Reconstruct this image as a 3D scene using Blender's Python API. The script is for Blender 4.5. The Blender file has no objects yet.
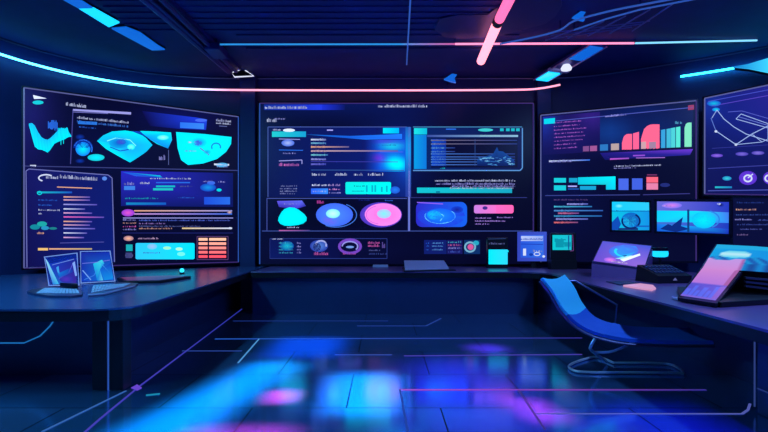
import bpy, bmesh, math, random
from mathutils import Vector
random.seed(7)
S = bpy.context.scene
COL = S.collection
F, CX, HY, H = 520.0, 384.0, 235.0, 1.38      # focal length in pixels, horizon row, eye height

# ------------------------------------------------------------------ camera, world, exposure
cam = bpy.data.cameras.new('camera')
cam.lens = 36*F/768; cam.sensor_width = 36; cam.shift_y = (HY-216)/768
cam.clip_start = 0.05
camo = bpy.data.objects.new('camera', cam); COL.objects.link(camo)
camo.location = (0, 0, H); camo.rotation_euler = (math.pi/2, 0, 0)
S.camera = camo
w = bpy.data.worlds.new('night'); S.world = w; w.use_nodes = True
w.node_tree.nodes['Background'].inputs[0].default_value = (0.002, 0.004, 0.02, 1)
w.node_tree.nodes['Background'].inputs[1].default_value = 1
S.view_settings.view_transform = 'Standard'; S.view_settings.look = 'None'
S.view_settings.gamma = 1; S.view_settings.exposure = 0; S.view_settings.use_curve_mapping = False
FLOOR_ROUGH, FLOOR_METAL = 0.12, 0.84
FILL_PANEL_W = 95            # watts of each fill panel added out of view overhead

# ------------------------------------------------------------------ helpers
def lin(c):
    return tuple((v/255/12.92 if v/255 <= .04045 else ((v/255+.055)/1.055)**2.4) for v in c)

def pbr(name, col, rough=.5, metal=0, var=.15, scale=6, spec=.5):
    m = bpy.data.materials.new(name); m.use_nodes = True
    nt = m.node_tree; b = nt.nodes['Principled BSDF']
    n = nt.nodes.new('ShaderNodeTexNoise'); n.inputs['Scale'].default_value = scale
    tc = nt.nodes.new('ShaderNodeTexCoord'); nt.links.new(tc.outputs['Object'], n.inputs['Vector'])
    r = nt.nodes.new('ShaderNodeValToRGB')
    c = lin(col)
    r.color_ramp.elements[0].color = (*[v*(1-var) for v in c], 1)
    r.color_ramp.elements[1].color = (*[min(1, v*(1+var)) for v in c], 1)
    nt.links.new(n.outputs['Fac'], r.inputs['Fac']); nt.links.new(r.outputs['Color'], b.inputs['Base Color'])
    b.inputs['Roughness'].default_value = rough; b.inputs['Metallic'].default_value = metal
    b.inputs['Specular IOR Level'].default_value = spec
    return m

def emit(name, col, k):
    m = bpy.data.materials.new(name); m.use_nodes = True
    b = m.node_tree.nodes['Principled BSDF']
    b.inputs['Base Color'].default_value = (.01, .01, .02, 1); b.inputs['Roughness'].default_value = .3
    b.inputs['Emission Color'].default_value = (*lin(col), 1); b.inputs['Emission Strength'].default_value = k
    return m

def emit_attr(name, k, alpha=1):
    m = bpy.data.materials.new(name); m.use_nodes = True
    nt = m.node_tree; b = nt.nodes['Principled BSDF']
    a = nt.nodes.new('ShaderNodeAttribute'); a.attribute_name = 'Col'
    nt.links.new(a.outputs['Color'], b.inputs['Emission Color'])
    b.inputs['Emission Strength'].default_value = k
    b.inputs['Base Color'].default_value = (.002, .002, .004, 1); b.inputs['Roughness'].default_value = .3; b.inputs['Specular IOR Level'].default_value = .15
    b.inputs['Alpha'].default_value = alpha
    return m

M = dict(
    wall=pbr('navy_wall_paint', (30, 46, 112), .55, 0, .12, 2),
    ceil=pbr('dark_ceiling_paint', (26, 40, 110), .7, 0, .2, 3),
    beam=pbr('dark_blue_steel', (30, 42, 110), .45, .3, .15, 5),
    tray=pbr('violet_painted_steel', (72, 62, 140), .4, .4, .15, 5),
    desk=pbr('dark_blue_laminate', (46, 76, 128), .26, 0, .08, 9, .7),
    rdesk=pbr('dark_violet_laminate', (112, 78, 140), .28, 0, .08, 9, .7),
    panel=pbr('matte_navy_panel', (24, 46, 92), .5, 0, .12, 4),
    black=pbr('black_plastic', (10, 11, 24), .4, 0, .15, 12),
    bezel=pbr('dark_anodised_bezel', (18, 20, 48), .35, .5, .1, 10),
    chrome=pbr('satin_chrome_tube', (225, 228, 240), .35, .35, .04, 10),
    steel=pbr('brushed_steel', (120, 125, 160), .3, .9, .08, 14),
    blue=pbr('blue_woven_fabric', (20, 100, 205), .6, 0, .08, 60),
    lit_blue=pbr('lit_blue_fabric', (70, 225, 255), .6, 0, .06, 60),  # the chair's blue with the light falling on it put into the colour
    pale=pbr('lavender_plastic', (205, 198, 240), .35, 0, .06, 10),
    base=pbr('lavender_grey_metal', (130, 134, 196), .35, .2, .05, 10),
    phonekey=pbr('dark_blue_keys', (40, 50, 96), .4, 0, .1, 20),
    pink=pbr('pale_pink_plastic', (232, 168, 208), .4, 0, .05, 10),
    keys=pbr('pale_keycaps', (215, 212, 245), .45, 0, .1, 30),
    scr=emit_attr('screen_image', 1.0),
    scrb=emit_attr('bright_screen_image', 1.25),
    led=emit_attr('led_diffuser', 8.0),
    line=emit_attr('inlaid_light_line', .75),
    pinktube=emit('pink_tube_glow', (255, 138, 160), 2.4),
    pinkdim=emit('dim_pink_tube_glow', (255, 105, 165), 1.5),
    panelb=emit('bright_blue_light_panel', (20, 190, 255), 1.6),
    panelv=emit('violet_fill_panel', (120, 110, 255), 1.6),
    paneld=emit('blue_light_panel', (12, 100, 215), 1.0),
    edge=emit('self_lit_lavender', (88, 92, 150), 1.0),  # weak emission standing in for light on the metal rims
    rim=emit('bright_screen_rim', (112, 150, 225), 1.0),
    edgeb=emit('self_lit_blue', (40, 80, 170), 1.0),  # LED seam; also puts a shine into rims, rails and conduit
    edgep=emit('self_lit_violet', (58, 40, 110), 1.0),
    pinkline=emit_attr('light_line', 1.8),
    padglow=emit('pale_pink_glow', (222, 160, 205), .85),
    white=emit('white_outline_light', (215, 220, 245), 1.2),
    cyan=emit('cyan_light', (40, 215, 255), 2.0),
)
gl = bpy.data.materials.new('clear_blue_glass'); gl.use_nodes = True
b = gl.node_tree.nodes['Principled BSDF']
b.inputs['Base Color'].default_value = (*lin((40, 90, 220)), 1); b.inputs['Roughness'].default_value = .08
b.inputs['Alpha'].default_value = .35
M['glass'] = gl
# floor: polished tiles, a mirror with a little blur, finish varying from slab to slab
fm = bpy.data.materials.new('polished_blue_slabs'); fm.use_nodes = True
nt = fm.node_tree; b = nt.nodes['Principled BSDF']
tc = nt.nodes.new('ShaderNodeTexCoord')
br = nt.nodes.new('ShaderNodeTexBrick'); br.inputs['Scale'].default_value = 1
br.inputs['Brick Width'].default_value = 1.5; br.inputs['Row Height'].default_value = 1.0
br.inputs['Mortar Size'].default_value = .006
br.inputs['Color1'].default_value = (*lin((92, 160, 225)), 1); br.inputs['Color2'].default_value = (*lin((120, 170, 235)), 1)
br.inputs['Mortar'].default_value = (*lin((20, 26, 60)), 1)
nt.links.new(tc.outputs['Object'], br.inputs['Vector']); nt.links.new(br.outputs['Color'], b.inputs['Base Color'])
ns = nt.nodes.new('ShaderNodeTexNoise'); ns.inputs['Scale'].default_value = .7
nt.links.new(tc.outputs['Object'], ns.inputs['Vector'])
mr = nt.nodes.new('ShaderNodeMapRange'); mr.inputs['To Min'].default_value = FLOOR_ROUGH-.06; mr.inputs['To Max'].default_value = FLOOR_ROUGH+.08
nt.links.new(ns.outputs['Fac'], mr.inputs['Value']); nt.links.new(mr.outputs['Result'], b.inputs['Roughness'])
b.inputs['Metallic'].default_value = FLOOR_METAL
M['floor'] = fm

def tag(o, label, cat, group=None):
    o['label'] = label; o['category'] = cat
    if group: o['group'] = group
    return o

def thing(name, label, cat, loc, group=None):
    o = bpy.data.objects.new(name, None); COL.objects.link(o); o.location = loc
    o.empty_display_size = .1
    return tag(o, label, cat, group)

class MB:
    """collects shapes (world coordinates) for ONE mesh"""
    def __init__(s): s.bm = bmesh.new(); s.cols = None
    def box(s, x0, y0, z0, x1, y1, z1, bev=0):
        return s.hexa([(x0, y0), (x1, y0), (x1, y1), (x0, y1)], z0, z1, bev)
    def hexa(s, poly, z0, z1, bev=0): return s.prism(poly, z0, z1, bev)
    def prism(s, poly, z0, z1, bev=0):
        if sum(a[0]*c[1]-c[0]*a[1] for a, c in zip(poly, poly[1:]+poly[:1])) < 0: poly = poly[::-1]
        lo = [s.bm.verts.new((p[0], p[1], z0)) for p in poly]; hi = [s.bm.verts.new((p[0], p[1], z1)) for p in poly]
        fs = [s.bm.faces.new(lo[::-1]), s.bm.faces.new(hi)]; n = len(poly)
        for i in range(n): fs.append(s.bm.faces.new((lo[i], lo[(i+1) % n], hi[(i+1) % n], hi[i])))
        if bev:
            es = list({e for f in fs for e in f.edges})
            bmesh.ops.bevel(s.bm, geom=es, offset=bev, segments=2, affect='EDGES', profile=.6)
        return s
    def slab(s, q, d, bev=0):
        """quad q (4+ points) given thickness: second face at q+d"""
        d = Vector(d); a = [s.bm.verts.new(Vector(p)) for p in q]; c = [s.bm.verts.new(Vector(p)+d) for p in q]; n = len(q)
        fs = [s.bm.faces.new(a), s.bm.faces.new(c[::-1])]
        for i in range(n): fs.append(s.bm.faces.new((a[(i+1) % n], a[i], c[i], c[(i+1) % n])))
        bmesh.ops.recalc_face_normals(s.bm, faces=fs)
        if bev: bmesh.ops.bevel(s.bm, geom=list({e for f in fs for e in f.edges}), offset=bev, segments=2, affect='EDGES', profile=.6)
        return s
    def tube(s, pts, r, n=8, closed=False):
        pts = [Vector(p) for p in pts]; rings = []; N = len(pts); up0 = None
        for i, p in enumerate(pts):
            a = pts[i-1] if (i > 0 or closed) else p; c = pts[(i+1) % N] if (i < N-1 or closed) else p
            t = (c-a).normalized()
            u = up0 if up0 else (Vector((0, 0, 1)) if abs(t.z) < .9 else Vector((1, 0, 0)))
            x = t.cross(u).normalized(); y = x.cross(t).normalized(); up0 = y
            rr = r[i] if isinstance(r, (list, tuple)) else r
            rings.append([s.bm.verts.new(p+x*rr*math.cos(2*math.pi*k/n)+y*rr*math.sin(2*math.pi*k/n)) for k in range(n)])
        for i in range(N if closed else N-1):
            A, B = rings[i], rings[(i+1) % N]
            for k in range(n): s.bm.faces.new((A[k], A[(k+1) % n], B[(k+1) % n], B[k]))
        if not closed: s.bm.faces.new(rings[0][::-1]); s.bm.faces.new(rings[-1])
        return s
    def lathe(s, c, prof, n=24):
        rings = [[s.bm.verts.new((c[0]+r*math.cos(2*math.pi*k/n), c[1]+r*math.sin(2*math.pi*k/n), c[2]+z)) for k in range(n)] for r, z in prof]
        for A, B in zip(rings, rings[1:]):
            for k in range(n): s.bm.faces.new((A[k], A[(k+1) % n], B[(k+1) % n], B[k]))
        s.bm.faces.new(rings[0][::-1]); s.bm.faces.new(rings[-1])
        return s
    def build(s, name, mat, parent=None, loc=None, smooth=False, colour=None):
        bmesh.ops.recalc_face_normals(s.bm, faces=s.bm.faces[:])
        if parent is not None: o0 = world_loc(parent)
        elif loc is not None: o0 = Vector(loc)
        else:
            xs = [v.co for v in s.bm.verts]
            o0 = Vector(((min(v.x for v in xs)+max(v.x for v in xs))/2, (min(v.y for v in xs)+max(v.y for v in xs))/2, min(v.z for v in xs)))
        if colour:
            lay = s.bm.loops.layers.float_color.new('Col')
            for f in s.bm.faces:
                for l in f.loops: l[lay] = (*lin(colour(l.vert.co)), 1)
        for v in s.bm.verts: v.co -= o0
        me = bpy.data.meshes.new(name); s.bm.to_mesh(me); s.bm.free()
        if smooth:
            for p in me.polygons: p.use_smooth = True
            me.set_sharp_from_angle(angle=math.radians(40))
        me.materials.append(M[mat])
        o = bpy.data.objects.new(name, me); COL.objects.link(o)
        if parent is not None: o.parent = parent
        else: o.location = o0
        return o

def world_loc(o):
    v = Vector(o.location)
    while o.parent: o = o.parent; v += Vector(o.location)
    return v

def struct(name, mb, mat, **k):
    o = mb.build(name, mat, **k); o['kind'] = 'structure'; return o

def onz(px, py, z):
    """point of the level plane z along a sight line"""
    Y = (z-H)*F/(HY-py); return Vector(((px-CX)*Y/F, Y, z))
def at(px, py, Y): return Vector(((px-CX)*Y/F, Y, H+(HY-py)*Y/F))

def catmull(P, n=6):
    P = [Vector(p) for p in P]; out = []
    for i in range(len(P)-1):
        a, b_, c, d = P[max(i-1, 0)], P[i], P[i+1], P[min(i+2, len(P)-1)]
        for k in range(n):
            t = k/n
            out.append(.5*((2*b_)+(c-a)*t+(2*a-5*b_+4*c-d)*t*t+(3*b_-a-3*c+d)*t**3))
    out.append(P[-1]); return out

def mix(a, b_, t): return tuple(x+(y-x)*t for x, y in zip(a, b_))

def blobs(bg, L):
    """smooth colour field: bg plus soft spots (x, y, rx, ry, colour)"""
    def f(x, y):
        c = bg
        for cx, cy, rx, ry, col in L: c = mix(c, col, math.exp(-((x-cx)/rx)**2-((y-cy)/ry)**2))
        return c
    return f

class Gfx:
    """flat picture elements lying on an upright display surface A-B"""
    def __init__(s, A, B, q=None):
        s.A = Vector((A[0], A[1], 0)); d = Vector((B[0]-A[0], B[1]-A[1], 0))
        n = Vector((d.y, -d.x, 0)).normalized()
        if n.dot(Vector((0, 0, 0))-s.A) < 0: n = -n
        s.n = n; s.clear()
    def clear(s): s.v = []; s.f = []; s.c = []; s.lay = 1
    def P(s, px, py, off=0):
        d = Vector(((px-CX)/F, 1, -(py-HY)/F)); C = Vector((0, 0, H))
        t = (s.A-C).dot(s.n)/d.dot(s.n)
        return C+d*t+s.n*off
    def L(s, k): s.lay = k; return s
    def poly(s, pts, col):
        i = len(s.v); cols = col if isinstance(col, list) else [col]*len(pts)
        for p in pts: s.v.append(s.P(p[0], p[1], .0015*s.lay))
        s.f.append(tuple(range(i, i+len(pts)))); s.c.append(cols)
    def rect(s, x0, y0, x1, y1, c, c2=None, vert=False, sl=0):
        """sl: slope, y drop per x (edges that follow the display's perspective)"""
        d = sl*(x1-x0); P = [(x0, y0), (x1, y0+d), (x1, y1+d), (x0, y1)]
        if c2 is None: s.poly(P, c)
        elif vert: s.poly(P, [c, c, c2, c2])
        else: s.poly(P, [c, c2, c2, c])
    def ell(s, cx, cy, rx, ry, c, rim=None, n=20, a0=0, a1=360):
        rim = rim or c
        for k in range(n):
            t0, t1 = [math.radians(a0+(a1-a0)*q/n) for q in (k, k+1)]
            s.poly([(cx, cy), (cx+rx*math.cos(t0), cy+ry*math.sin(t0)), (cx+rx*math.cos(t1), cy+ry*math.sin(t1))], [c, rim, rim])
    def ring(s, cx, cy, rx, ry, w, c, a0=0, a1=360, n=20):
        for k in range(n):
            t0, t1 = [math.radians(a0+(a1-a0)*q/n) for q in (k, k+1)]
            s.poly([(cx+rx*math.cos(t0), cy+ry*math.sin(t0)), (cx+rx*math.cos(t1), cy+ry*math.sin(t1)),
                    (cx+(rx-w)*math.cos(t1), cy+(ry-w)*math.sin(t1)), (cx+(rx-w)*math.cos(t0), cy+(ry-w)*math.sin(t0))], c)
    def line(s, pts, c, w=.8):
        for (x0, y0), (x1, y1) in zip(pts, pts[1:]):
            l = math.hypot(x1-x0, y1-y0) or 1; nx, ny = -(y1-y0)/l*w/2, (x1-x0)/l*w/2
            s.poly([(x0+nx, y0+ny), (x1+nx, y1+ny), (x1-nx, y1-ny), (x0-nx, y0-ny)], c)
    def text(s, x0, y0, x1, y1, c, sl=0, word=5):
        x = x0; k = 0
        while x < x1:
            ww = random.uniform(.5, 1.2)
            if random.random() < 1/word and k: x += .9; k = 0; continue
            h = random.choice((0, .2, .3, .45))*(y1-y0)
            d = sl*(x-x0); s.poly([(x, y0+h+d), (min(x+ww, x1), y0+h+d), (min(x+ww, x1), y1+d), (x, y1+d)], mix(c, (20, 20, 80), random.uniform(.1, .5)))
            x += ww+.35; k += 1
    def grid(s, x0, y0, x1, y1, nx, ny, f, sl0=0, sl1=0):
        """soft picture: colour f(x, y) sampled on a fine net"""
        X = [x0+(x1-x0)*i/nx for i in range(nx+1)]
        yy = lambda x, j: (y0+sl0*(x-x0))*(1-j/ny)+(y1+sl1*(x-x0))*j/ny
        for i in range(nx):
            for j in range(ny):
                P = [(X[i], yy(X[i], j)), (X[i+1], yy(X[i+1], j)), (X[i+1], yy(X[i+1], j+1)), (X[i], yy(X[i], j+1))]
                s.poly(P, [f(*p) for p in P])
    def rrect(s, x0, y0, x1, y1, r, c, c2=None):
        P = []
        for cx, cy, a in ((x1-r, y0+r, -90), (x1-r, y1-r, 0), (x0+r, y1-r, 90), (x0+r, y0+r, 180)):
            for k in range(5): t = math.radians(a+22.5*k); P.append((cx+r*math.cos(t), cy+r*math.sin(t)))
        s.poly(P, [mix(c, c2 or c, max(0, min(1, (p[0]-x0)/(x1-x0)))) for p in P])
    def frame(s, x0, y0, x1, y1, c, w=.7):
        s.line([(x0, y0), (x1, y0), (x1, y1), (x0, y1), (x0, y0)], c, w)
    disp = None                       # the lit panel that carries the windows shown on it
    def build(s, name, parent, mat='scr', label=None):
        if s.disp and name != 'display': parent = s.disp
        o0 = world_loc(parent); me = bpy.data.meshes.new(name)
        me.from_pydata([v-o0 for v in s.v], [], s.f)
        a = me.color_attributes.new('Col', 'FLOAT_COLOR', 'CORNER'); i = 0
        for cols in s.c:
            for c in cols: a.data[i].color = (*lin(c), 1); i += 1
        me.materials.append(M[mat])
        o = bpy.data.objects.new(name, me); COL.objects.link(o); o.parent = parent
        if label: o['label'] = label
        if name == 'display': s.disp = o
        s.clear(); return o

NAVY = (9, 9, 52); CY = (0, 226, 246); TEAL = (20, 190, 205); BL = (40, 110, 235); DB = (16, 40, 150)
PK = (240, 100, 190); PU = (110, 70, 220); LV = (160, 160, 240); WH = (215, 225, 255); OR = (240, 175, 140); RD = (238, 96, 120); GY = (90, 100, 160)

# ------------------------------------------------------------------ room shell
CZ = 4.64
inner = catmull([(-6.95, -2.5, 0), (-6.95, 2, 0), (-6.93, 5.5, 0), (-6.75, 7.2, 0), (-6.36, 8.48, 0), (-6.1, 9.1, 0), (-5.68, 9.66, 0), (-5.18, 10.16, 0), (-4.5, 10.5, 0), (-3.75, 10.7, 0), (-3.0, 10.75, 0)], 5)
innerR = catmull([(3.4, 10.75, 0), (4.3, 10.55, 0), (5.4, 9.88, 0), (6.25, 9.28, 0), (7.0, 8.5, 0), (7.6, 7.4, 0), (7.8, 5.8, 0), (7.8, 2, 0), (7.8, -2.5, 0)], 5)
def wall_strip(pts, out):
    """closed upright slab following a plan curve; out = which side is outdoors"""
    off = []
    for i, p in enumerate(pts):
        a, c = pts[max(i-1, 0)], pts[min(i+1, len(pts)-1)]; t = (c-a).normalized()
        off.append(p+Vector((-t.y, t.x, 0))*out)
    m = MB(); n = len(pts)
    V = [[m.bm.verts.new((q.x, q.y, z)) for q in pl] for pl in (pts, off) for z in (0, CZ)]
    a, b_, c, d = V
    for i in range(n-1):
        for A, B in ((a, b_), (b_, d), (d, c), (c, a)): m.bm.faces.new((A[i], A[i+1], B[i+1], B[i]))
    for i in (0, n-1): m.bm.faces.new((a[i], b_[i], d[i], c[i]))
    return m
struct('floor', MB().box(-7.2, -2.7, -.1, 8.1, 11, 0), 'floor')
struct('ceiling', MB().box(-7.2, -2.7, CZ, 8.1, 11, CZ+.12), 'ceil')
struct('wall_left', wall_strip(inner, .2), 'wall', smooth=True)
struct('wall_right', wall_strip(innerR, .2), 'wall', smooth=True)
struct('wall_back', MB().box(-3.0, 10.75, 0, 3.4, 10.95, CZ), 'wall')
struct('wall_front', MB().box(-7.15, -2.7, 0, 8.0, -2.5, CZ), 'wall')
# pillars between the screens, and the soffit line where the ceiling meets the walls
struct('trim_1', MB().box(-2.93, 10.56, 0, -2.62, 10.75, CZ, .01), 'wall')
struct('trim_2', MB().box(3.12, 10.57, 0, 3.4, 10.75, CZ, .01), 'wall')
struct('trim_3', MB().tube([p+Vector((.02, -.02, CZ-.03)) for p in inner[12:]]+[Vector((3.4, 10.73, CZ-.03))]+[p+Vector((-.02, -.02, CZ-.03)) for p in innerR[:-12]], .012, 6), 'steel')

# ------------------------------------------------------------------ big wall screens
def screen_body(name, label, A, B, corners, edges, rake=None):
    """corners: four sight-line corners TL TR BR BL on the display plane"""
    g = Gfx(A, B); Q = [g.P(*c) for c in corners]; mid = sum(Q, Vector())/4
    t = thing(name, label, 'screen', (mid.x, mid.y, min(q.z for q in Q)))
    e = (Q[1]-Q[0]).normalized(); up = Vector((0, 0, 1)); n = g.n
    MB().slab(Q, -n*.05).build('housing', 'bezel', t)
    g.poly(corners, NAVY); g.lay = 0
    # bezel bars
    m = MB(); k = .035
    for i in range(4):
        a, c = Q[i], Q[(i+1) % 4]; d = (c-a).normalized(); o = d.cross(n)
        if o.dot(mid-a) > 0: o = -o
        m.slab([a-d*k, c+d*k, c+d*k+o*k, a-d*k+o*k], n*.02)
        m.slab([a-d*k, c+d*k, c+d*k+o*k, a-d*k+o*k], -n*.06)
    m.build('bezel', 'bezel', t)
    for i, mat in edges:
        a, c = Q[i]+n*.022, Q[(i+1) % 4]+n*.022
        MB().tube([a, c], .011, 6).build('lit_rim', mat, t)  # lit metal rim, its light put in as emission
    g.clear()
    return t, g, Q

# ---- left screen
tL, g, Q = screen_body('wall_screen', 'large angled wall screen on the left with turquoise lens shapes and a code list', (-5.88, 8.5), (-2.97, 10.6),
    [(24, 88), (238, 117), (238, 262), (24, 268)], [(0, 'edge'), (1, 'edgeb'), (2, 'edgep'), (3, 'edge')])
MB().box(-5.2, 9.15, 1.9, -5.0, 10.12, 2.3).build('wall_mount', 'black', tL)
g.L(1); g.grid(24, 88, 238, 268, 20, 14, blobs((6, 7, 44), [(28, 120, 30, 60, (26, 20, 104)), (30, 240, 40, 60, (20, 20, 92)), (180, 118, 40, 12, (14, 18, 96)), (100, 150, 50, 30, (8, 12, 62))]), .1355, -.028)
g.build('display', tL)
g.L(2); g.poly([(33, 95), (47, 98.5), (34, 99)], WH); g.ell(38, 102.5, 5.5, 2, TEAL)
WV = [(125, 188, 196), (138, 186, 245), (150, 196, 288), (165, 226, 300), (180, 248, 302), (195, 256, 308), (206, 258, 314), (216, 252, 304), (235, 234, 276), (250, 218, 268), (265, 206, 262), (280, 212, 256), (290, 203, 250), (298, 226, 246), (308, 240, 246)]
WV = [(x/4.323, 80+a/4.323, 80+b_/4.323) for x, a, b_ in WV]
for (x0, a0, b0), (x1, a1, b1) in zip(WV, WV[1:]): g.poly([(x0, a0), (x1, a1), (x1, b1), (x0, b0)], [(20, 190, 240), (10, 170, 238), CY, (0, 210, 245)])
for i in range(9): g.rect(48+i*1.1, 120+random.uniform(0, 4), 48.7+i*1.1, 128+random.uniform(0, 3), BL)
for i in range(8): g.rect(58+i*1.3, 128, 58.6+i*1.3, 140+random.uniform(-4, 5), CY)
g.build('wave_chart', tL, 'scrb')
g.L(2); g.text(66, 102, 86, 105.5, WH, .13, 9); g.poly([(73, 109), (131, 112.2), (131, 114.6), (73, 110.8)], LV)
g.line([(73, 109.5), (70.5, 164)], (70, 70, 150), .9); g.line([(73, 112), (108, 113.5)], (110, 110, 190))
g.text(77, 116, 129, 118.5, WH, .1); g.text(77, 120, 128, 122.5, (60, 130, 235), .1); g.text(79, 126, 96, 127.4, BL, .1)
g.rect(78, 121, 97, 124, (40, 120, 230), None, False, .05)
g.line([(24, 166), (238, 170.5)], (60, 66, 130), .9); g.rect(30, 165, 36, 166.6, WH)
g.build('header', tL)
g.L(2); g.ell(83, 148, 10, 9, (8, 60, 180), (6, 30, 120), 20, 180, 360); g.ell(83, 149, 7.5, 7, CY, (20, 120, 240)); g.ring(83, 149, 9.5, 9.5, 1, BL, 200, 380)
g.ell(96, 157.5, 8.5, 3.4, CY, TEAL); g.ell(80, 137, 5, 3, (8, 50, 160), NAVY); g.ell(80, 161, 5, 2.5, (8, 50, 160), NAVY)
LN = [(97, 141), (103, 135.5), (112, 131.5), (125, 130.5), (138, 132.5), (146, 138), (152.5, 145), (146, 152), (138, 157.5), (130, 162.5), (118, 156), (106, 149)]
for i in range(len(LN)): g.poly([(122, 144), LN[i], LN[(i+1) % len(LN)]], [(24, 150, 236), mix(CY, (16, 130, 228), (.5+.5*math.cos(i*.9))*.45), mix(CY, (16, 130, 228), (.5+.5*math.cos((i+1)*.9))*.45)])
g.L(3); g.ell(119, 143, 10, 5.5, (12, 80, 190), (10, 160, 225)); g.ell(121, 142, 5, 2.6, (70, 60, 190), (20, 90, 200)); g.ell(131, 147, 4, 3, (120, 255, 220), CY)
g.line([(107, 141), (116, 138), (130, 140), (136, 146)], (120, 240, 255), .8); g.line([(110, 147), (120, 151), (132, 149)], (20, 70, 190), 1)
g.poly([(131, 131), (146, 137), (152, 141), (140, 131.5)], (12, 60, 170))
g.build('lens_map', tL, 'scrb')
g.L(2); g.poly([(140, 131), (156, 131.5), (171, 132.5)], CY); g.poly([(140, 131), (171, 132.5), (172, 140), (168, 148.5), (157, 144), (146, 137)], [CY, CY, (20, 180, 235), (10, 130, 220), CY, (10, 150, 235)])
g.L(3); g.ell(163, 137.5, 6, 2.6, (150, 245, 235), CY)
g.build('fin_map', tL, 'scrb')
BW = [(176, 132), (204, 134), (231.5, 137), (231, 144), (226, 152), (217, 159), (203, 163.5), (188, 165), (181, 160), (177.5, 148)]
g.L(2)
for i in range(len(BW)): g.poly([(203, 148), BW[i], BW[(i+1) % len(BW)]], [(0, 236, 250), CY, CY])
g.L(3); g.ell(199, 142.5, 8, 5, (20, 110, 220), CY); g.ell(198, 143, 4, 2.6, (60, 90, 210)); g.ring(216, 147, 5, 4.4, 1.2, (20, 110, 200), 150, 380); g.ell(207, 152, 4, 2.5, (10, 140, 210), CY)
g.text(188, 141, 196, 143, WH); g.text(185, 150, 196, 151.5, (150, 160, 220)); g.line([(200, 148), (209, 155)], (90, 80, 190), 1)
g.build('bowl_map', tL, 'scrb')
g.L(2); g.poly([(142, 111), (196, 117.5), (207, 119.5), (206, 130), (180, 129), (150, 126)], [(14, 14, 84), (30, 60, 230), (34, 80, 235), (20, 50, 200), (18, 24, 150), (12, 12, 76)])
g.L(3); g.rect(180, 122.3, 204, 128, (44, 120, 250), (60, 140, 250), False, .05); g.ell(201, 120.3, 6, 1.6, (70, 110, 250))
g.text(216, 118.5, 231, 121.3, WH, .08, 20); g.text(216, 121.8, 231, 123.8, WH, .08, 20); g.line([(219, 126), (227, 126.5)], GY)
g.rect(214, 163.5, 229, 165.2, WH, None, False, .03); g.text(217, 166, 228, 167.3, LV); g.ell(222, 165, 6, 2.2, (80, 180, 240)); g.line([(168.5, 150), (168.5, 165)], GY, .6); g.text(159, 155, 165, 160, LV)
g.build('status_header', tL)
# code list window, lower left
g.L(2); g.poly([(27, 169), (111, 175.5), (114, 262), (27, 266)], [(22, 22, 100), (14, 26, 110), (12, 30, 120), (16, 14, 80)])
g.L(3); g.line([(27, 268), (26, 171), (29, 169), (108, 175), (112, 178), (114.5, 262)], (110, 115, 190), .9)
g.ring(46, 178, 8, 4, 1.4, WH, 120, 320); g.text(46, 175.5, 58, 178.5, WH, .05, 20); g.text(60, 174.6, 97, 178.2, WH, .07, 8); g.ell(104.5, 178.5, 2.4, 2, (90, 140, 240))
g.line([(57, 187), (92, 188.3)], OR, .9); g.rect(37, 191.5, 72, 193.3, TEAL, (30, 80, 200)); g.ring(39.5, 193, 2.5, 2, .8, CY)
for y, x1, c in ((200, 57, BL), (205, 52, BL), (210, 60, WH), (213.7, 42, WH)): g.text(38.5, y-1, x1, y+.6, c, .02)
for i, (y, x1) in enumerate(((197, 90), (200, 90), (204.5, 97), (209, 85), (213, 92), (217, 104), (221.5, 92), (225, 90), (228.5, 95), (233, 87), (237.5, 84))):
    g.rect(63.5, y-.7, x1, y+.5, (OR, (230, 170, 190), LV, WH, (230, 170, 220), PK)[i % 6], (90, 80, 190), False, .01)
g.ell(42, 224, 5, 2.6, (30, 170, 170)); g.ell(35, 227, 5, 2.6, (20, 140, 160)); g.ell(45, 228, 4, 2, (40, 150, 200)); g.ell(53, 228.4, 4, 1.3, (30, 130, 140)); g.text(37, 232, 44, 234, OR)
g.rect(38, 248, 48, 250.4, (250, 200, 120)); g.rect(49, 248.2, 92, 249.6, OR, (190, 170, 120)); g.line([(60, 243), (104, 242)], (90, 90, 180), .6)
g.build('code_list', tL)
# lower right dashboard
g.L(2); g.poly([(121, 171), (233, 173), (233, 207), (121, 206)], [(40, 40, 200), (12, 22, 100), (12, 22, 96), (18, 26, 120)])
g.L(3); g.poly([(122, 172), (160, 175.5), (163, 178), (135, 176)], [(30, 90, 235), CY, (20, 60, 200), BL])
g.text(150, 177.5, 192, 179, WH, .01); g.text(124, 182, 134, 185, LV); g.rect(124, 186, 135, 190, (60, 130, 235)); g.text(140, 182, 150, 184, WH)
g.rect(156, 182, 190, 183.2, BL); g.rect(156, 185.5, 175, 187.3, TEAL); g.rect(153, 188.2, 173, 190.4, (30, 200, 200)); g.text(180, 185.5, 192, 187, GY)
g.ell(208, 187.5, 8, 4, (20, 150, 240), (20, 70, 200)); g.ell(211, 183, 4, 2, (60, 110, 240)); g.text(203, 180.5, 214, 182, LV); g.text(218, 181, 225, 182.5, LV); g.ell(219, 190, 2.5, 1.5, CY)
g.text(125, 197.5, 158, 199, TEAL); g.rect(126, 202.5, 166, 204.8, (20, 140, 200), (20, 90, 200)); g.text(178, 197, 194, 198.2, BL); g.rect(204, 197, 230, 204.5, (30, 80, 225), (40, 110, 240))
g.build('cloud_panel', tL)
g.L(3); g.ell(128, 212.8, 6.5, 3.6, (236, 90, 220), (150, 60, 220)); g.rect(134, 210.2, 232, 211.4, OR, LV); g.rect(134, 213.3, 232, 214.6, (200, 150, 220), BL)
g.ell(229.5, 212.3, 2.5, 2.2, (230, 190, 170), (90, 80, 140))
g.line([(123, 218), (233, 218)], LV, .8); 
for y, x1, c in ((220.5, 230, (90, 120, 240)), (223.6, 165, (180, 140, 220)), (226.3, 200, GY), (228.6, 172, OR)): g.text(139, y-.9, x1, y+.5, c)
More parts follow.
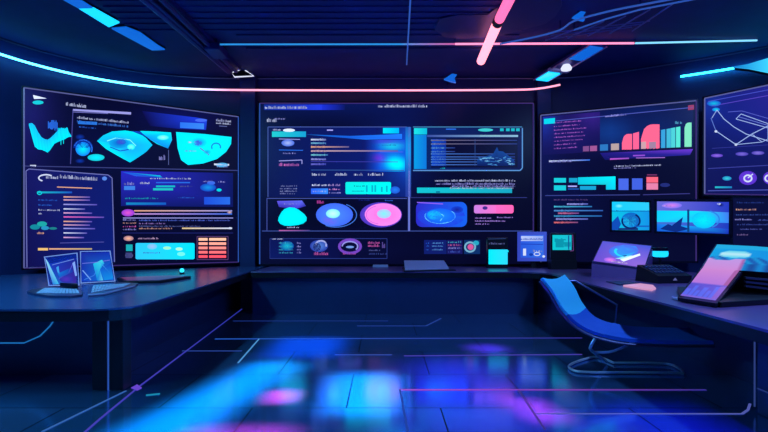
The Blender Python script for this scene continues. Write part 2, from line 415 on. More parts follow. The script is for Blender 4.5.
for y, c in ((220, LV), (223, OR), (226.5, PK), (229.5, LV)): g.text(123, y-.9, 136, y+.6, c)
g.rect(182, 227.6, 232, 229, (230, 200, 140), WH); g.ell(230, 228.2, 2, 1, WH)
g.line([(122, 233), (233, 233)], (30, 36, 110), .8)
g.build('text_block', tL)
g.L(3); g.ell(128.5, 238.4, 5, 2.6, OR, (150, 110, 130)); g.text(138, 237.4, 158, 239.2, (200, 160, 190))
g.rrect(135.5, 243, 194.5, 259.3, 1.5, (40, 190, 240), (0, 215, 255)); g.rect(126, 244.5, 132.5, 251, (20, 160, 170)); g.ell(129, 255.5, 4, 2.6, (70, 70, 120)); g.rect(125.5, 252.5, 132, 258, (50, 56, 110))
g.L(4); g.ell(152, 246.5, 5, 3, (150, 180, 250), (90, 190, 245)); g.ell(167, 248, 4, 1.6, (150, 230, 190)); g.ell(179, 249, 3.5, 1.6, (170, 235, 200)); g.ell(181, 254, 4, 2, (110, 230, 220)); g.text(143, 252, 160, 253.4, (70, 150, 220))
for r in range(5):
    for x0, x1 in ((198.5, 207.5), (209, 226)): g.rect(x0, 238+r*4.3, x1, 240.6+r*4.3, mix((255, 190, 160), (250, 80, 100), r/4))
g.L(3); g.frame(197, 236.5, 228, 259.5, (90, 60, 110), .6)
g.build('data_table', tL, 'scrb')

# ---- centre screen
tC, g, Q = screen_body('wall_screen', 'widest wall screen straight ahead over the back counter with round gauges', (-3, 10.55), (3, 10.55),
    [(260, 103.5), (533, 103.5), (533, 264), (260, 264)], [(0, 'edgep'), (1, 'edgep'), (3, 'edgeb')])
MB().box(-1.5, 10.58, 1.2, 2.0, 10.76, 3.6).build('wall_mount', 'black', tC)
g.L(1); g.grid(260, 103.5, 533, 264, 20, 12, blobs((5, 6, 38), [(330, 104, 120, 16, (10, 24, 92)), (262, 150, 20, 80, (10, 20, 70)), (400, 150, 40, 50, (10, 24, 92)), (330, 250, 90, 16, (8, 12, 58))]))
g.build('display', tC)
g.L(2); g.rect(264, 104.5, 322, 110, (20, 50, 160), (36, 60, 235)); g.rect(322, 104.5, 345, 110, (30, 50, 220), (12, 24, 100))
g.L(3); g.text(265, 106, 308, 108.8, WH, 0, 6); g.text(378, 104.6, 427, 107.4, WH, 0, 7); g.text(267, 118, 277, 122, WH, 0, 20); g.text(274, 118, 285, 119.5, LV)
g.build('header', tC)
# window A
g.L(2); g.rect(268, 127, 407, 197, (12, 20, 84), (12, 30, 120)); g.L(3); g.line([(268, 197), (268, 127), (407, 127)], (70, 90, 170), .8)
g.grid(376, 127.4, 406, 196.6, 8, 10, lambda x, y: mix((12, 26, 104), (20, 84, 220), max(0, (x-376)/30)*math.exp(-((y-152)/34)**2)))
g.L(4); g.grid(405.5, 127, 411, 197, 2, 8, lambda x, y: mix((40, 60, 160), (20, 150, 240), math.exp(-((y-150)/24)**2))); g.rect(408, 127, 410, 231, (90, 110, 205), (120, 130, 220))
g.build('dashboard_window', tC)
g.L(4); g.rect(272, 131.5, 306, 137, (30, 190, 195), (20, 150, 200)); g.text(273, 128.6, 281, 130.6, WH); g.ell(289, 130.3, 6, 1.6, WH)
g.poly([(305, 134.4), (350, 136), (402, 134), (402, 139), (365, 139.6), (345, 138)], [(20, 100, 200), (20, 90, 210), (30, 120, 245), (30, 110, 240), (20, 120, 245), (18, 80, 200)]); g.rect(327, 129.6, 333, 130.8, LV)
g.rect(383, 128, 399, 133.4, (0, 220, 245), (0, 170, 240))
g.build('title_band', tC, 'scrb')
g.L(4); g.ell(288, 143, 6.5, 3.4, (170, 190, 255), (70, 110, 235)); g.line([(279, 139), (300, 139.5)], LV, .7); g.line([(279, 150), (303, 150.4)], BL, .8); g.text(283, 152.6, 296, 154, LV)
g.line([(279, 161), (302, 160), (302, 164)], LV, .8); g.text(279, 163, 299, 166, (245, 120, 215), 0, 20)
for y, x1, c in ((139.6, 326, WH), (143.2, 326, (120, 200, 230)), (147, 349, OR), (151, 398, (210, 170, 180)), (155, 328, (120, 215, 225)), (159.3, 326, LV), (164.2, 326, (110, 110, 220))):
    g.rect(311, y-.7, x1, y+.6, c, mix(c, DB, .6)); g.text(311, y-1.1, 326, y+1, c)
g.line([(311, 161.5), (398, 162)], (60, 60, 170), .7); g.line([(311, 170), (404, 170.4)], (50, 90, 160), .7)
for x0, x1 in ((312, 326), (335, 347), (354, 363), (368, 383)): g.text(x0, 173, x1, 175.6, WH)
g.build('option_list', tC)
g.L(3.6); g.grid(362, 139.8, 405, 171.5, 14, 12, lambda x, y: mix((12, 22, 96), blobs((16, 70, 205), [(394, 163, 10, 7, (0, 236, 255)), (398, 165, 8, 6, (0, 240, 255)), (392, 146, 12, 4.5, (24, 190, 222)), (378, 158, 7, 4, (100, 50, 215)), (385, 141, 14, 2, (70, 60, 205))])(x, y), max(0, min(1, (x-364)/16))))
g.L(5); g.text(378, 144.6, 396, 145.6, (20, 110, 200)); g.line([(380, 152), (403, 152)], (60, 90, 220), .8)
g.build('glowing_map', tC, 'scrb')
g.L(4)
for i, y in enumerate((186, 188.6, 191.2, 193.6)): g.text(280-(i == 0)*-1, y-.8, 297-(i == 3), y+.6, (130, 140, 190))
g.rect(311, 188.5, 328, 194, (40, 90, 235), (50, 130, 240)); g.text(312, 184, 330, 186, WH); g.text(329, 184, 340, 186, (180, 150, 220)); g.text(329, 188.5, 340, 190, (220, 140, 210)); g.text(329, 192, 341, 193.4, LV); g.text(313, 190.4, 326, 192, WH)
g.ell(395, 190, 5, 3.6, (30, 120, 230), (30, 80, 200)); g.rrect(345.5, 182, 391, 194.2, 1.5, (10, 220, 215), (0, 236, 232))
g.L(5); g.text(354, 185.4, 366, 186.6, (10, 130, 150)); 
for x in (366, 371.5, 374.5, 381, 386): g.rect(x, 185+random.uniform(0, 2), x+1.6, 192, (8, 160, 190))
g.text(352, 190.6, 364, 191.6, (10, 150, 170))
g.build('result_bar', tC, 'scrb')
g.L(3); g.line([(267, 198.4), (407, 198.4)], (70, 84, 170), .8); g.line([(267, 198), (267, 231)], (70, 84, 170), .7); g.line([(262, 231), (533, 231)], (60, 80, 160), .8); g.line([(410, 197.6), (527, 197.6)], (50, 56, 130), .7)
g.build('divider', tC)
g.L(3); g.poly([(277, 201), (302, 200.5), (306, 206), (296, 209), (279, 207)], [(90, 80, 220), (90, 100, 230), (40, 40, 150), (60, 50, 200), (50, 44, 160)]); g.text(284, 203, 300, 204.6, LV)
BB = [(292+r*math.cos(a), 217.3+r*.66*math.sin(a)) for a, r in ((math.radians(t), 14+1.4*math.cos(math.radians(3*t-60))) for t in range(0, 360, 20))]
g.L(4)
for i in range(len(BB)): g.poly([(292, 217), BB[i], BB[(i+1) % len(BB)]], [(0, 246, 246), (0, 222, 240), (0, 222, 240)])
g.text(287, 226.6, 299, 228, WH); g.rect(279, 230, 310, 231, (180, 90, 160), (60, 60, 130))
g.build('gauge', tC, 'scrb', 'turquoise blob gauge')
g.L(3); g.ring(336, 215, 21, 12.5, .8, (60, 110, 210), -60, 120); g.ell(334.5, 214.8, 18.5, 11.6, (70, 130, 245), (60, 100, 235), 28); g.ell(331, 220, 10, 6, (110, 90, 230), (66, 110, 238)); g.L(5); g.ell(333, 213.6, 7, 4.6, (190, 240, 255), (120, 225, 245)); g.text(317, 200.5, 324, 203.5, (200, 60, 150), 0, 20)
g.build('gauge', tC, 'scrb', 'blue round gauge')
g.L(3); g.ell(381, 214.8, 21, 12.6, (120, 80, 220), (70, 50, 180), 28); g.L(4); g.ell(383, 214.6, 18.3, 11.3, (245, 110, 215), (235, 130, 225), 28); g.L(5); g.ell(384, 213.8, 7, 4.6, (120, 225, 240), (170, 190, 240)); g.ring(381, 214.8, 15, 9.5, .7, (200, 90, 210), 100, 250)
g.text(359, 199.5, 370, 200.6, DB); g.text(385, 199.8, 393, 201, BL)
g.build('gauge', tC, 'scrb', 'pink round gauge')
g.L(3); g.frame(270, 238.6, 387, 258.5, (44, 60, 140), .6); g.poly([(270, 239), (340, 239), (340, 258), (270, 258)], [(12, 22, 90), (10, 14, 70), (10, 14, 70), (12, 26, 100)])
g.L(4); g.text(272, 238, 283, 239.6, WH); g.ell(287, 246, 7, 5, (20, 190, 220), (14, 60, 160)); 
for y in (243, 246.4, 249.5, 252.6): g.text(279, y-1, 293, y+.8, (60, 200, 225)); g.text(297, y-1, 301, y+.8, LV)
g.ell(319, 246, 9, 6, (90, 140, 230), (40, 60, 170)); g.ell(317, 247, 4, 4, (20, 20, 90)); g.ring(321, 245, 6, 5, 1.5, (180, 190, 250), 180, 380); g.text(314, 252, 328, 255, (220, 90, 170), 0, 20)
g.ring(350, 246.4, 12, 8, 2.6, (120, 70, 200)); g.ring(350, 246.4, 8.5, 5.6, 1.4, (150, 150, 240), 180, 400); g.ell(350, 247, 4, 1.2, (120, 160, 240)); g.text(343, 252.6, 356, 254.4, (190, 80, 180))
for y in (242.4, 245.4): g.text(368, y-1, 379.5, y+1.4, (220, 90, 170), 0, 20)
g.text(382, 242, 385, 248, (150, 120, 220)); g.text(369, 249.5, 380, 251, GY); g.text(369, 253, 387, 254.6, (60, 80, 150))
g.build('thumbnail_strip', tC)
# window B
g.L(2); g.rect(413, 127, 522, 170.5, (10, 40, 110), (10, 16, 76)); g.L(3); g.line([(413, 127), (522, 127)], (70, 140, 190), .8); g.line([(522.3, 128), (522.3, 168), (520, 170.5), (413, 170.5)], (90, 150, 220), 1.1)
g.rect(414, 128.2, 427, 134.4, (30, 235, 235), (10, 190, 230)); g.rect(414, 134.8, 426.5, 169, (10, 160, 235), (14, 120, 225)); g.rect(446, 128.6, 456, 129.8, BL); g.ell(485.5, 130, 7.5, 1.6, (60, 210, 215)); 
for x in (500, 506, 511, 516): g.rect(x, 128.4, x+3.6, 131.2, TEAL)
g.rect(427, 135, 518, 137, (60, 80, 170), (140, 190, 220)); g.rect(480, 135, 500, 136.6, (150, 220, 210)); g.rect(431, 138.4, 517.5, 167.6, (8, 10, 50))
g.L(4); g.rect(431.5, 139, 446, 166, (16, 70, 200), (10, 50, 160)); g.line([(475, 139), (475, 166)], (40, 70, 140), .6)
for i, y in enumerate((140.4, 144, 148, 151.6, 154, 157, 159.4, 162, 164.8)): g.rect(431, y-.5, 517 if i < 2 else (455 if i < 4 else 515), y+.4, (70, 120, 210) if i > 1 else (120, 110, 130), (40, 60, 140)); g.text(431, y-.9, 444, y+.7, (110, 190, 240))
SK = [(477, 166), (477, 160), (487, 156), (493, 154), (495, 150.5), (497, 147), (498.5, 151), (503, 151.5), (510, 157), (514, 160), (515, 166)]
g.L(5)
for a, c in zip(SK[1:], SK[2:-1]): g.poly([(a[0], 166), a, c, (c[0], 166)], [(8, 24, 90), (16, 66, 150), (16, 66, 150), (8, 26, 96)])
g.L(6)
for i in range(34):
    x = random.uniform(478, 512); y = random.uniform(157, 165); g.line([(x, y), (x+random.uniform(2, 5), y+random.uniform(-1.5, 1.5))], random.choice(((80, 160, 220), (120, 190, 235), (50, 110, 190))), .6)
g.text(440, 167.7, 445, 169, TEAL)
g.build('terminal_window', tC)
g.L(3)
for x0, y, c in ((435, 180.6, WH), (436, 183.8, LV), (452, 186.2, LV)): g.text(x0, y-1.1, 515, y+.9, c, 0, 8)
g.rect(417, 187.6, 512, 193, (20, 200, 215), (20, 170, 200)); g.L(4); g.text(450, 187.2, 514, 188.8, (200, 220, 240), 0, 8); g.rect(436, 191.4, 440, 192.6, (10, 90, 140))
g.build('message_box', tC)
g.L(3); g.rrect(416, 202, 467, 227, 6, (40, 40, 190), (20, 90, 225)); g.ell(441, 216, 24, 11, (20, 90, 230), (30, 60, 210)); g.L(4); g.ell(440, 216, 15.5, 7.6, (24, 130, 245), (20, 90, 230)); g.ring(440, 216, 15.5, 7.8, .8, (90, 190, 250), -40, 200); g.ell(434, 215, 7, 4.6, (20, 190, 245), (20, 150, 240)); g.ell(457, 209.6, 6, 3.4, (20, 30, 140), (20, 60, 200)); g.line([(417, 202.4), (443, 204)], (130, 90, 230), 1); g.line([(438, 212), (444, 216), (440, 221)], (100, 210, 255), .8)
g.build('eye_map', tC, 'scrb')
g.L(3); g.rrect(474, 205, 513.5, 213.4, 2, (190, 120, 215), (255, 92, 172)); g.rect(496, 205, 511.5, 213.4, (245, 90, 180), (255, 96, 170)); g.L(4); g.ell(485, 208, 2.6, 1.8, (60, 40, 130)); 
for y, x0, x1 in ((218, 475, 492), (217.4, 497, 513), (221, 475, 505), (224, 475, 489)): g.text(x0, y-.7, x1, y+.6, (170, 130, 220))
g.build('progress_card', tC, 'scrb')
g.L(3); g.rect(424, 240, 446.5, 254, (16, 30, 110)); g.rect(447, 240, 462.5, 254, (24, 24, 100)); g.rect(464, 240, 480, 254, (14, 50, 110))
g.L(4)
for y in (243, 246, 249.6): g.text(426, y-.8, 429, y+.6, BL); g.text(432, y-.8, 443, y+.7, (90, 160, 235))
for y, c in ((242, (70, 190, 210)), (245, (220, 100, 160)), (248, LV), (251.6, (70, 100, 210))): g.text(448, y-1, 461, y+.9, c)
g.ring(470, 247, 6, 5.6, 1.8, (120, 180, 210)); g.ell(470.5, 247, 3, 3, (220, 90, 160)); g.ell(476, 243, 3, 2.4, (40, 170, 200))
g.build('thumbnail_strip', tC)

# ---- right screen
tR, g, Q = screen_body('wall_screen', 'angled wall screen right of centre with a pink and teal bar chart', (3.12, 10.4), (5.56, 9.24),
    [(541, 115.5), (696, 101), (696, 261), (541, 262)], [(0, 'edge'), (1, 'edgep'), (3, 'edge')])
MB().box(4.2, 9.98, 1.9, 4.4, 10.5, 2.3).build('wall_mount', 'black', tR)
g.L(1); g.grid(541, 115.5, 696, 262, 18, 12, blobs((7, 9, 46), [(545, 140, 20, 70, (16, 22, 92)), (580, 130, 30, 20, (30, 24, 104)), (640, 120, 50, 25, (12, 34, 108)), (560, 200, 40, 40, (8, 14, 66))]), -.0935, -.006)
g.build('display', tR)
g.L(2); g.grid(543, 117, 600, 155, 8, 6, blobs((18, 18, 84), [(545, 120, 12, 20, (26, 58, 180)), (590, 118, 18, 14, (54, 32, 136)), (570, 135, 20, 18, (30, 24, 104))]), -.09, -.06)
g.L(3); g.poly([(544, 119), (555, 118), (555, 123.4), (544, 124.2)], (0, 220, 245))
for i in range(8): g.text(554, 122+i*3.7, 572+random.uniform(4, 18), 123.3+i*3.7, (190, 100, 220), -.07, 7)
g.build('menu_list', tR)
g.L(2); g.grid(600, 117.5, 693, 152, 8, 6, blobs((10, 20, 74), [(610, 132, 24, 16, (14, 50, 124)), (660, 130, 20, 16, (10, 30, 90))]), -.11, -.05)
g.L(3); g.line([(556, 121), (693, 107.4)], (70, 80, 170), .8); g.text(605, 115.3, 626, 117.2, LV, -.09, 8); g.poly([(688, 105.4), (694, 104.8), (694, 109.6), (688, 110.2)], (140, 50, 90))
def bar(x0, x1, y0, y1, c, b0, b1): g.poly([(x0, y0), (x1, y1), (x1, b1), (x0, b0)], c)
bl = lambda x: 151.6-(x-583)*.045
for x0, x1, yt, c in ((583, 589, 146.4, (120, 70, 130)), (590, 597, 146, (150, 80, 140)), (600, 608, 144.6, (40, 110, 180)), (611, 619, 143.8, (170, 150, 150))): bar(x0, x1, yt, yt-.4, c, bl(x0), bl(x1))
def curved(x0, x1, yt, yr, c):
    for k in range(6):
        a, c_ = k/6, (k+1)/6; f = lambda t: yt+(yr-yt)*(1-math.sqrt(max(0, 1-(1-min(1, t*1.6))**2)))
        bar(x0+(x1-x0)*a, x0+(x1-x0)*c_, f(a), f(c_), c, bl(x0), bl(x1))
curved(622, 632, 134, 143, (245, 95, 135)); bar(633, 639, 133.5, 131.8, (240, 92, 140), bl(633), bl(639)); curved(641, 659.5, 124.4, 139, (250, 95, 135))
for x0, x1, c in ((641, 646, (190, 150, 160)), (649, 656, (150, 120, 150))): g.L(4); bar(x0, x1, 142, 141.6, c, bl(x0), bl(x1))
g.L(3)
for i, x in enumerate((661, 666.5, 671, 676)): bar(x, x+4.3, 130-i*.9, 129.2-i*.9, mix((50, 150, 205), (80, 215, 200), i/3), bl(x), bl(x+4))
curved(684.5, 691.5, 122.6, 128, (120, 215, 180)); g.text(675, 120.6, 682, 124, (80, 170, 200)); g.line([(583, 152), (693, 147.2)], (20, 16, 60), 1)
g.L(2); g.poly([(600, 153), (693, 149), (690, 155), (605, 160)], [(30, 24, 120), (100, 50, 200), (36, 30, 140), (16, 18, 90)])
g.build('bar_chart', tR, 'scrb')
g.L(3); g.rect(549, 160.6, 590, 161.8, WH, BL, False, -.03); g.text(549, 160, 572, 162.6, LV, -.03)
g.rect(610, 158.4, 629, 159.8, (200, 90, 220), (150, 80, 200), False, -.04); g.rect(633, 155, 645, 156.4, (150, 80, 220), None, False, -.03); g.line([(636, 158), (665, 157.6)], (170, 110, 220), .8)
g.text(614, 165.4, 661, 167, WH, -.03, 8); g.text(614, 167.8, 636, 168.8, LV, -.03)
g.build('text_block', tR)
g.L(3)
for q in ((554, 178, 566, 182.6, TEAL), (569, 178, 577.5, 182.4, (20, 150, 190)), (554, 185.4, 566, 190.4, TEAL), (568, 185.6, 577, 187, LV), (618.5, 178.6, 628.5, 190, (66, 96, 215)), (632, 178.4, 642.5, 189.6, (60, 90, 210)), (646.5, 177, 658, 182.6, RD), (646.5, 183.2, 658, 189.6, (215, 120, 160))): g.rect(*q)
g.poly([(578, 177.4), (615.5, 176.4), (615.5, 189.6), (606, 189.6), (606, 184.6), (578, 184.6)], [(10, 190, 215), (0, 225, 240), (10, 200, 225), (10, 180, 220), TEAL, (10, 180, 205)]); g.rect(580, 186, 596, 189.8, (20, 150, 200)); g.rect(568, 188.4, 579, 189.6, (30, 80, 170)); g.ell(665, 185, 5, 2, (30, 40, 110)); g.rect(647, 174.4, 657, 175.4, (120, 50, 100))
g.build('block_chart', tR, 'scrb')
g.L(3); g.line([(545, 195.6), (640, 194.8)], (60, 70, 150), .8); g.line([(643, 194.8), (690, 193.6)], (60, 60, 140), .8); g.text(554, 199, 588, 200.4, (110, 80, 140))
for y, x0, x1, c in ((204, 567, 588, LV), (206.6, 554, 592, (70, 190, 220)), (210.6, 554, 603, (80, 150, 220)), (213.2, 558, 579, (210, 110, 150)), (216, 554, 602, (60, 160, 210)), (219, 556, 588, LV), (222.4, 554, 578, (235, 110, 110))): g.rect(x0, y-.6, x1, y+.6, c, mix(c, DB, .5)); g.text(x0, y-1, x0+16, y+1, c)
g.build('code_list', tR)

# ---- far right screen
tF, g, Q = screen_body('wall_screen', 'wall screen at the right edge of view with thin white line drawing', (5.60, 9.02), (6.95, 7.75),
    [(705, 98.5), (830, 72.5), (830, 196), (705, 194)], [(0, 'edge'), (2, 'edgep'), (3, 'edge')])
MB().box(6.2, 8.5, 1.9, 6.4, 9.2, 2.5).build('wall_mount', 'black', tF)
g.L(1); g.grid(705, 98.5, 830, 194, 14, 10, blobs((16, 18, 88), [(712, 105, 16, 16, (24, 80, 205)), (750, 110, 60, 40, (20, 34, 132)), (775, 95, 40, 30, (36, 34, 144))]), -.208, .016)
g.build('display', tF)
g.L(2); g.ell(714, 103.5, 7, 3, (20, 190, 235), (26, 80, 210)); g.ell(716, 109.6, 4, 2, CY, (30, 90, 220)); g.line([(708, 101.5), (830, 78)], (70, 80, 200), .8); g.line([(712, 106), (830, 84)], (90, 70, 200), .7)
g.L(3); ln = (165, 190, 245)
g.line([(717, 110), (724, 119), (734, 127), (746, 134), (768, 141), (800, 150)], ln, .8); g.line([(716, 131), (736, 144.6), (752, 134), (772, 124), (800, 108)], ln, .8); g.line([(711, 118), (716, 131)], (100, 130, 220), .7); g.line([(717, 110), (712, 118)], ln, .6)
g.line([(736, 119), (741, 114), (768, 123.6), (800, 134)], ln, .7); g.line([(736, 119), (768, 128), (800, 138)], ln, .7); g.line([(738, 116.6), (770, 126)], (110, 130, 220), .6); g.line([(736, 144.6), (762, 142), (768, 139), (768, 124)], ln, .6); g.line([(752, 134), (762, 142)], ln, .6); g.line([(728, 112), (742, 111), (770, 119)], (90, 100, 210), .6)
g.ell(716, 131.4, 1.4, 1.2, WH); g.ell(736, 144.6, 1.4, 1.2, WH)
g.build('line_drawing', tF)
g.L(3); g.ell(717, 155.6, 6, 1.8, (150, 110, 235), (90, 60, 200)); g.ell(742, 154, 6.5, 2, (130, 110, 225), (70, 60, 180)); g.ell(758, 153, 6.5, 2, (140, 120, 230), (70, 60, 180)); g.ell(790, 151, 9, 2, (140, 120, 230), (70, 60, 180)); g.line([(708, 168.6), (830, 162)], (60, 64, 160), .8); g.line([(712, 148.4), (830, 141)], (50, 54, 150), .6)
g.ell(727, 178.4, 4.6, 2.2, (60, 215, 225), (30, 130, 200)); g.ell(748, 178, 9, 7, (110, 60, 230), (90, 50, 210)); g.ell(772, 178, 9, 7, (110, 60, 230), (90, 50, 210)); g.L(4); g.ring(748, 178.4, 4.6, 4, 1.6, WH); g.line([(748, 178), (753, 174)], WH, 1); g.ring(769, 178.4, 4.6, 4, 1.6, WH); g.rect(715, 186.4, 732, 188.2, (40, 190, 210), (30, 130, 200)); g.line([(708, 190.8), (830, 189)], (80, 90, 190), .8)
g.build('icon_row', tF)
# dark lower display under it
tU, g, Q = screen_body('list_screen', 'dark low wall panel with short text rows under the line drawing screen', (5.60, 9.02), (6.95, 7.75),
    [(733, 198), (830, 199.5), (830, 250), (733, 247)], [])
MB().box(6.45, 8.25, 1.35, 6.6, 8.95, 1.55).build('wall_mount', 'black', tU)
g.L(1); g.poly([(733, 198), (830, 199.5), (830, 250), (733, 247)], (9, 12, 56)); g.build('display', tU)
g.L(2)
for y, x0, x1, c in ((202.5, 737, 764, (40, 70, 150)), (209.5, 736, 756, OR), (214.6, 736, 780, (60, 90, 170)), (219.4, 735, 752, LV), (220, 758, 790, (70, 90, 170)), (224.4, 737, 768, (60, 80, 160)), (229, 740, 762, (90, 100, 180)), (234.6, 737, 748, (150, 120, 170))): g.text(x0, y-.8, x1, y+.8, c)
g.build('text_block', tU)

# ---- two small pictures hung over the lower edge of the right screen
def wall_monitor(label, A, B, corners, paint, grp=None):
    t, g, Q = screen_body('wall_monitor', label, A, B, corners, [])
    t['category'] = 'monitor'
    return t, g
n_ = Gfx((3.12, 10.4), (5.56, 9.24)).n*.09
RA, RB = (3.12+n_.x, 10.4+n_.y), (5.56+n_.x, 9.24+n_.y)
t, g = wall_monitor('small square turquoise monitor in the middle of the lower right wall', RA, RB, [(612, 201.5), (649, 202.5), (649.5, 230.5), (612, 230)], None)
g.L(1); g.rect(612, 201.8, 649.3, 230.2, (10, 200, 235), (20, 150, 235)); g.build('display', t)
g.L(2); g.rect(612, 201.8, 649.3, 211, (20, 190, 240), (40, 190, 235)); g.line([(612, 211), (649.4, 211)], (10, 80, 160), .9); g.ell(631, 221, 10, 8.6, (20, 90, 160), (12, 100, 190)); g.ell(629, 221.6, 7.6, 6.6, (30, 180, 220), (16, 150, 220)); g.L(3); g.ring(631, 221, 9.6, 8, 1.6, (8, 30, 90), -60, 200)
g.poly([(612, 222), (618, 216), (621, 224), (618, 230), (612, 230)], (14, 70, 170)); g.rect(614, 228, 638, 230, (16, 40, 110)); g.rect(634, 225.5, 649, 227, (20, 90, 180)); g.ell(619, 206, 4, 2, (120, 230, 245), (30, 190, 240)); g.build('picture', t, 'scrb')
t, g = wall_monitor('wide monitor with a turquoise landscape picture below the two right wall screens', (4.95, 9.35), (6.0, 8.62), [(656.5, 201), (729.5, 201.5), (729, 234.5), (656.5, 231.5)], None)
MB().box(5.55, 8.98, 1.5, 5.7, 9.9, 1.8).build('wall_mount', 'black', t)
g.L(1); g.poly([(657, 201.4), (729, 202), (728.6, 234), (657, 231.2)], [(110, 110, 225), (40, 60, 200), (20, 60, 190), (20, 120, 220)]); g.build('display', t)
g.L(2); g.ell(672, 205.4, 10, 3, (200, 120, 220), (110, 105, 225)); g.poly([(657, 210.6), (696, 211), (728.8, 212.4), (728.7, 223), (657, 222)], [(10, 190, 235), (10, 210, 240), (60, 110, 220), (50, 120, 225), (20, 190, 235)]); g.ell(704, 220, 12, 8.4, (0, 226, 240), (10, 180, 230)); g.ell(700, 222, 14, 6, (0, 220, 240), (10, 190, 235), 20, 180, 360)
g.poly([(657, 224), (690, 226), (728.6, 229), (728.6, 234), (657, 231.2)], [(20, 110, 220), (20, 150, 230), (30, 60, 190), (20, 40, 160), (20, 80, 200)])
g.L(3); g.rect(687.2, 209.5, 689.4, 232, (10, 60, 120)); g.poly([(660, 229), (668, 224), (672, 225.6), (683, 217), (681, 226), (690, 229), (676, 232)], (10, 40, 120)); g.ring(705, 219.5, 15, 9.5, 1.4, (40, 120, 215), -70, 60); g.ell(721, 205, 4, 2.6, (20, 24, 80), (40, 60, 190)); g.ell(719, 204, 1.8, 1, WH); g.text(662, 205, 672, 206.4, (230, 180, 230))
g.build('picture', t, 'scrb')

# ------------------------------------------------------------------ desks
DZ = .75
def rounded(poly, idx, r, n=6):
    out = []
    for i, p in enumerate(poly):
        if i not in idx: out.append(p); continue
        p = Vector(p); a = (Vector(poly[i-1])-p).normalized(); c = (Vector(poly[(i+1) % len(poly)])-p).normalized()
        A, C = p+a*r, p+c*r
        for k in range(n+1):
            t = k/n; q = A*(1-t)**2+p*2*t*(1-t)+C*t*t; out.append((q.x, q.y))
    return out
t = thing('console_desk', 'deep dark blue desk at the left with rounded front corner and slab leg', 'desk', (-3.6, 6.5, 0))
top = rounded([(-6.3, 4.42), (-2.17, 4.42), (-2.37, 10.42), (-2.9, 10.42), (-5.75, 8.38), (-6.3, 7.9)], {1}, .42)
MB().prism(top, DZ-.02, DZ, .008).build('worktop', 'desk', t)
MB().prism([(p[0]-(.012 if p[0] > -3 else 0), p[1]+(.012 if p[1] < 5 else 0)) for p in top], DZ-.11, DZ-.02).build('apron', 'black', t)
MB().box(-2.435, 4.6, 0, -2.31, 4.76, DZ-.11, .01).build('leg', 'black', t)
MB().box(-2.585, 4.6, 0, -2.46, 4.76, DZ-.11, .01).build('leg', 'black', t)
MB().box(-2.457, 4.62, .0, -2.438, 4.74, DZ-.11).build('leg_strip', 'edgeb', t)
MB().box(-6.2, 5.15, 0, -2.75, 5.21, DZ-.11).build('front_panel', 'panel', t)
MB().prism([(-2.9, 5.21), (-2.84, 5.21), (-2.84, 10.3), (-2.9, 10.3)], 0, DZ-.11).build('side_panel', 'panel', t)
m = MB().tube([(-6.0, 5.14, H-(343-HY)*5.14/F), at(24, 343, 5.14), at(40, 336, 5.14), at(50, 326, 5.14), at(54, 320, 5.14)], .007, 6)
m.build('panel_light', 'line', t, colour=lambda v: (30, 120, 200))

t = thing('corner_counter', 'long corner counter along the back wall and right side', 'counter', (1.5, 9.7, 0))
top = [(-2.29, 8.92), (2.2, 8.92)]+[(2.2+.52*math.sin(a), 8.4+.52*math.cos(a)) for a in (0.3, .6, .9, 1.2, 1.5)]+[(2.55, 3.45), (2.5, 2.0), (4.9, 2.0), (5.25, 8.75), (3.15, 10.05), (3.1, 10.46), (-2.29, 10.46)]
MB().prism(top, DZ-.02, DZ, .008).build('worktop', 'rdesk', t)
MB().prism([(p[0]+(.012 if p[0] < 2.8 and p[1] < 8.9 else 0), p[1]+(.012 if 8 < p[1] < 8.95 else 0)) for p in top], DZ-.11, DZ-.02).build('apron', 'black', t)
MB().box(-2.29, 9.05, 0, 2.6, 9.11, DZ-.11).build('front_panel', 'panel', t)
MB().prism([(3.42, 2.1), (3.48, 2.1), (3.48, 9.3), (3.42, 9.3)], 0, DZ-.11).build('side_panel', 'panel', t)
MB().box(2.88, 2.1, 0, 3.42, 4.02, DZ-.11, .02).build('pedestal', 'panel', t)
MB().box(4.7, 2.1, 0, 4.76, 8.6, DZ-.11).build('support_panel', 'panel', t)
MB().box(2.54, 9.11, 0, 2.6, 10.4, DZ-.11).build('support_panel', 'panel', t)
MB().box(-2.29, 10.38, 0, 3.05, 10.44, DZ-.11).build('support_panel', 'panel', t)
m = MB().tube([(2.872, 4.03, .05), (2.872, 4.03, .64)], .006, 6); m.build('panel_light', 'line', t, colour=lambda v: (50, 70, 140))
m = MB().tube([(2.872, 4.0, .2), (2.872, 2.2, .2)], .005, 6); m.build('panel_light', 'line', t, colour=lambda v: (40, 60, 130))

# ------------------------------------------------------------------ light lines inlaid in the floor
k = 4
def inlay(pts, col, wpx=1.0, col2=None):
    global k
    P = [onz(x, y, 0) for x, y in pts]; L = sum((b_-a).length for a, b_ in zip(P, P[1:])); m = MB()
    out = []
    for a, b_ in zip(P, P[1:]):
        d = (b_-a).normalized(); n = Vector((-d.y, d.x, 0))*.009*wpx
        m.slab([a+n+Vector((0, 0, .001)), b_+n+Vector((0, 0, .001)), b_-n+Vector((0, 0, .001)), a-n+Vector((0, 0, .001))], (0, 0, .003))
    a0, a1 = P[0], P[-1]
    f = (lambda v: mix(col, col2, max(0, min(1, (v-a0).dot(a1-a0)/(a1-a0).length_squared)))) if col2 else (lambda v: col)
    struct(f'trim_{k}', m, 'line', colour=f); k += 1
inlay([(242, 309), (140, 386), (100, 419), (84, 433)], (50, 60, 190), .9, (80, 70, 200))
inlay([(259, 339), (238, 363)], (90, 170, 235), .9)
inlay([(233, 321), (388, 321)], (30, 56, 140), 1.6)
inlay([(357, 326), (426, 326), (441, 318.5)], (40, 70, 160), 1.4)
inlay([(182, 351), (242, 351)], (50, 80, 170), 1)
inlay([(215, 339), (582, 338)], (40, 100, 210), 1.8, (60, 50, 160))
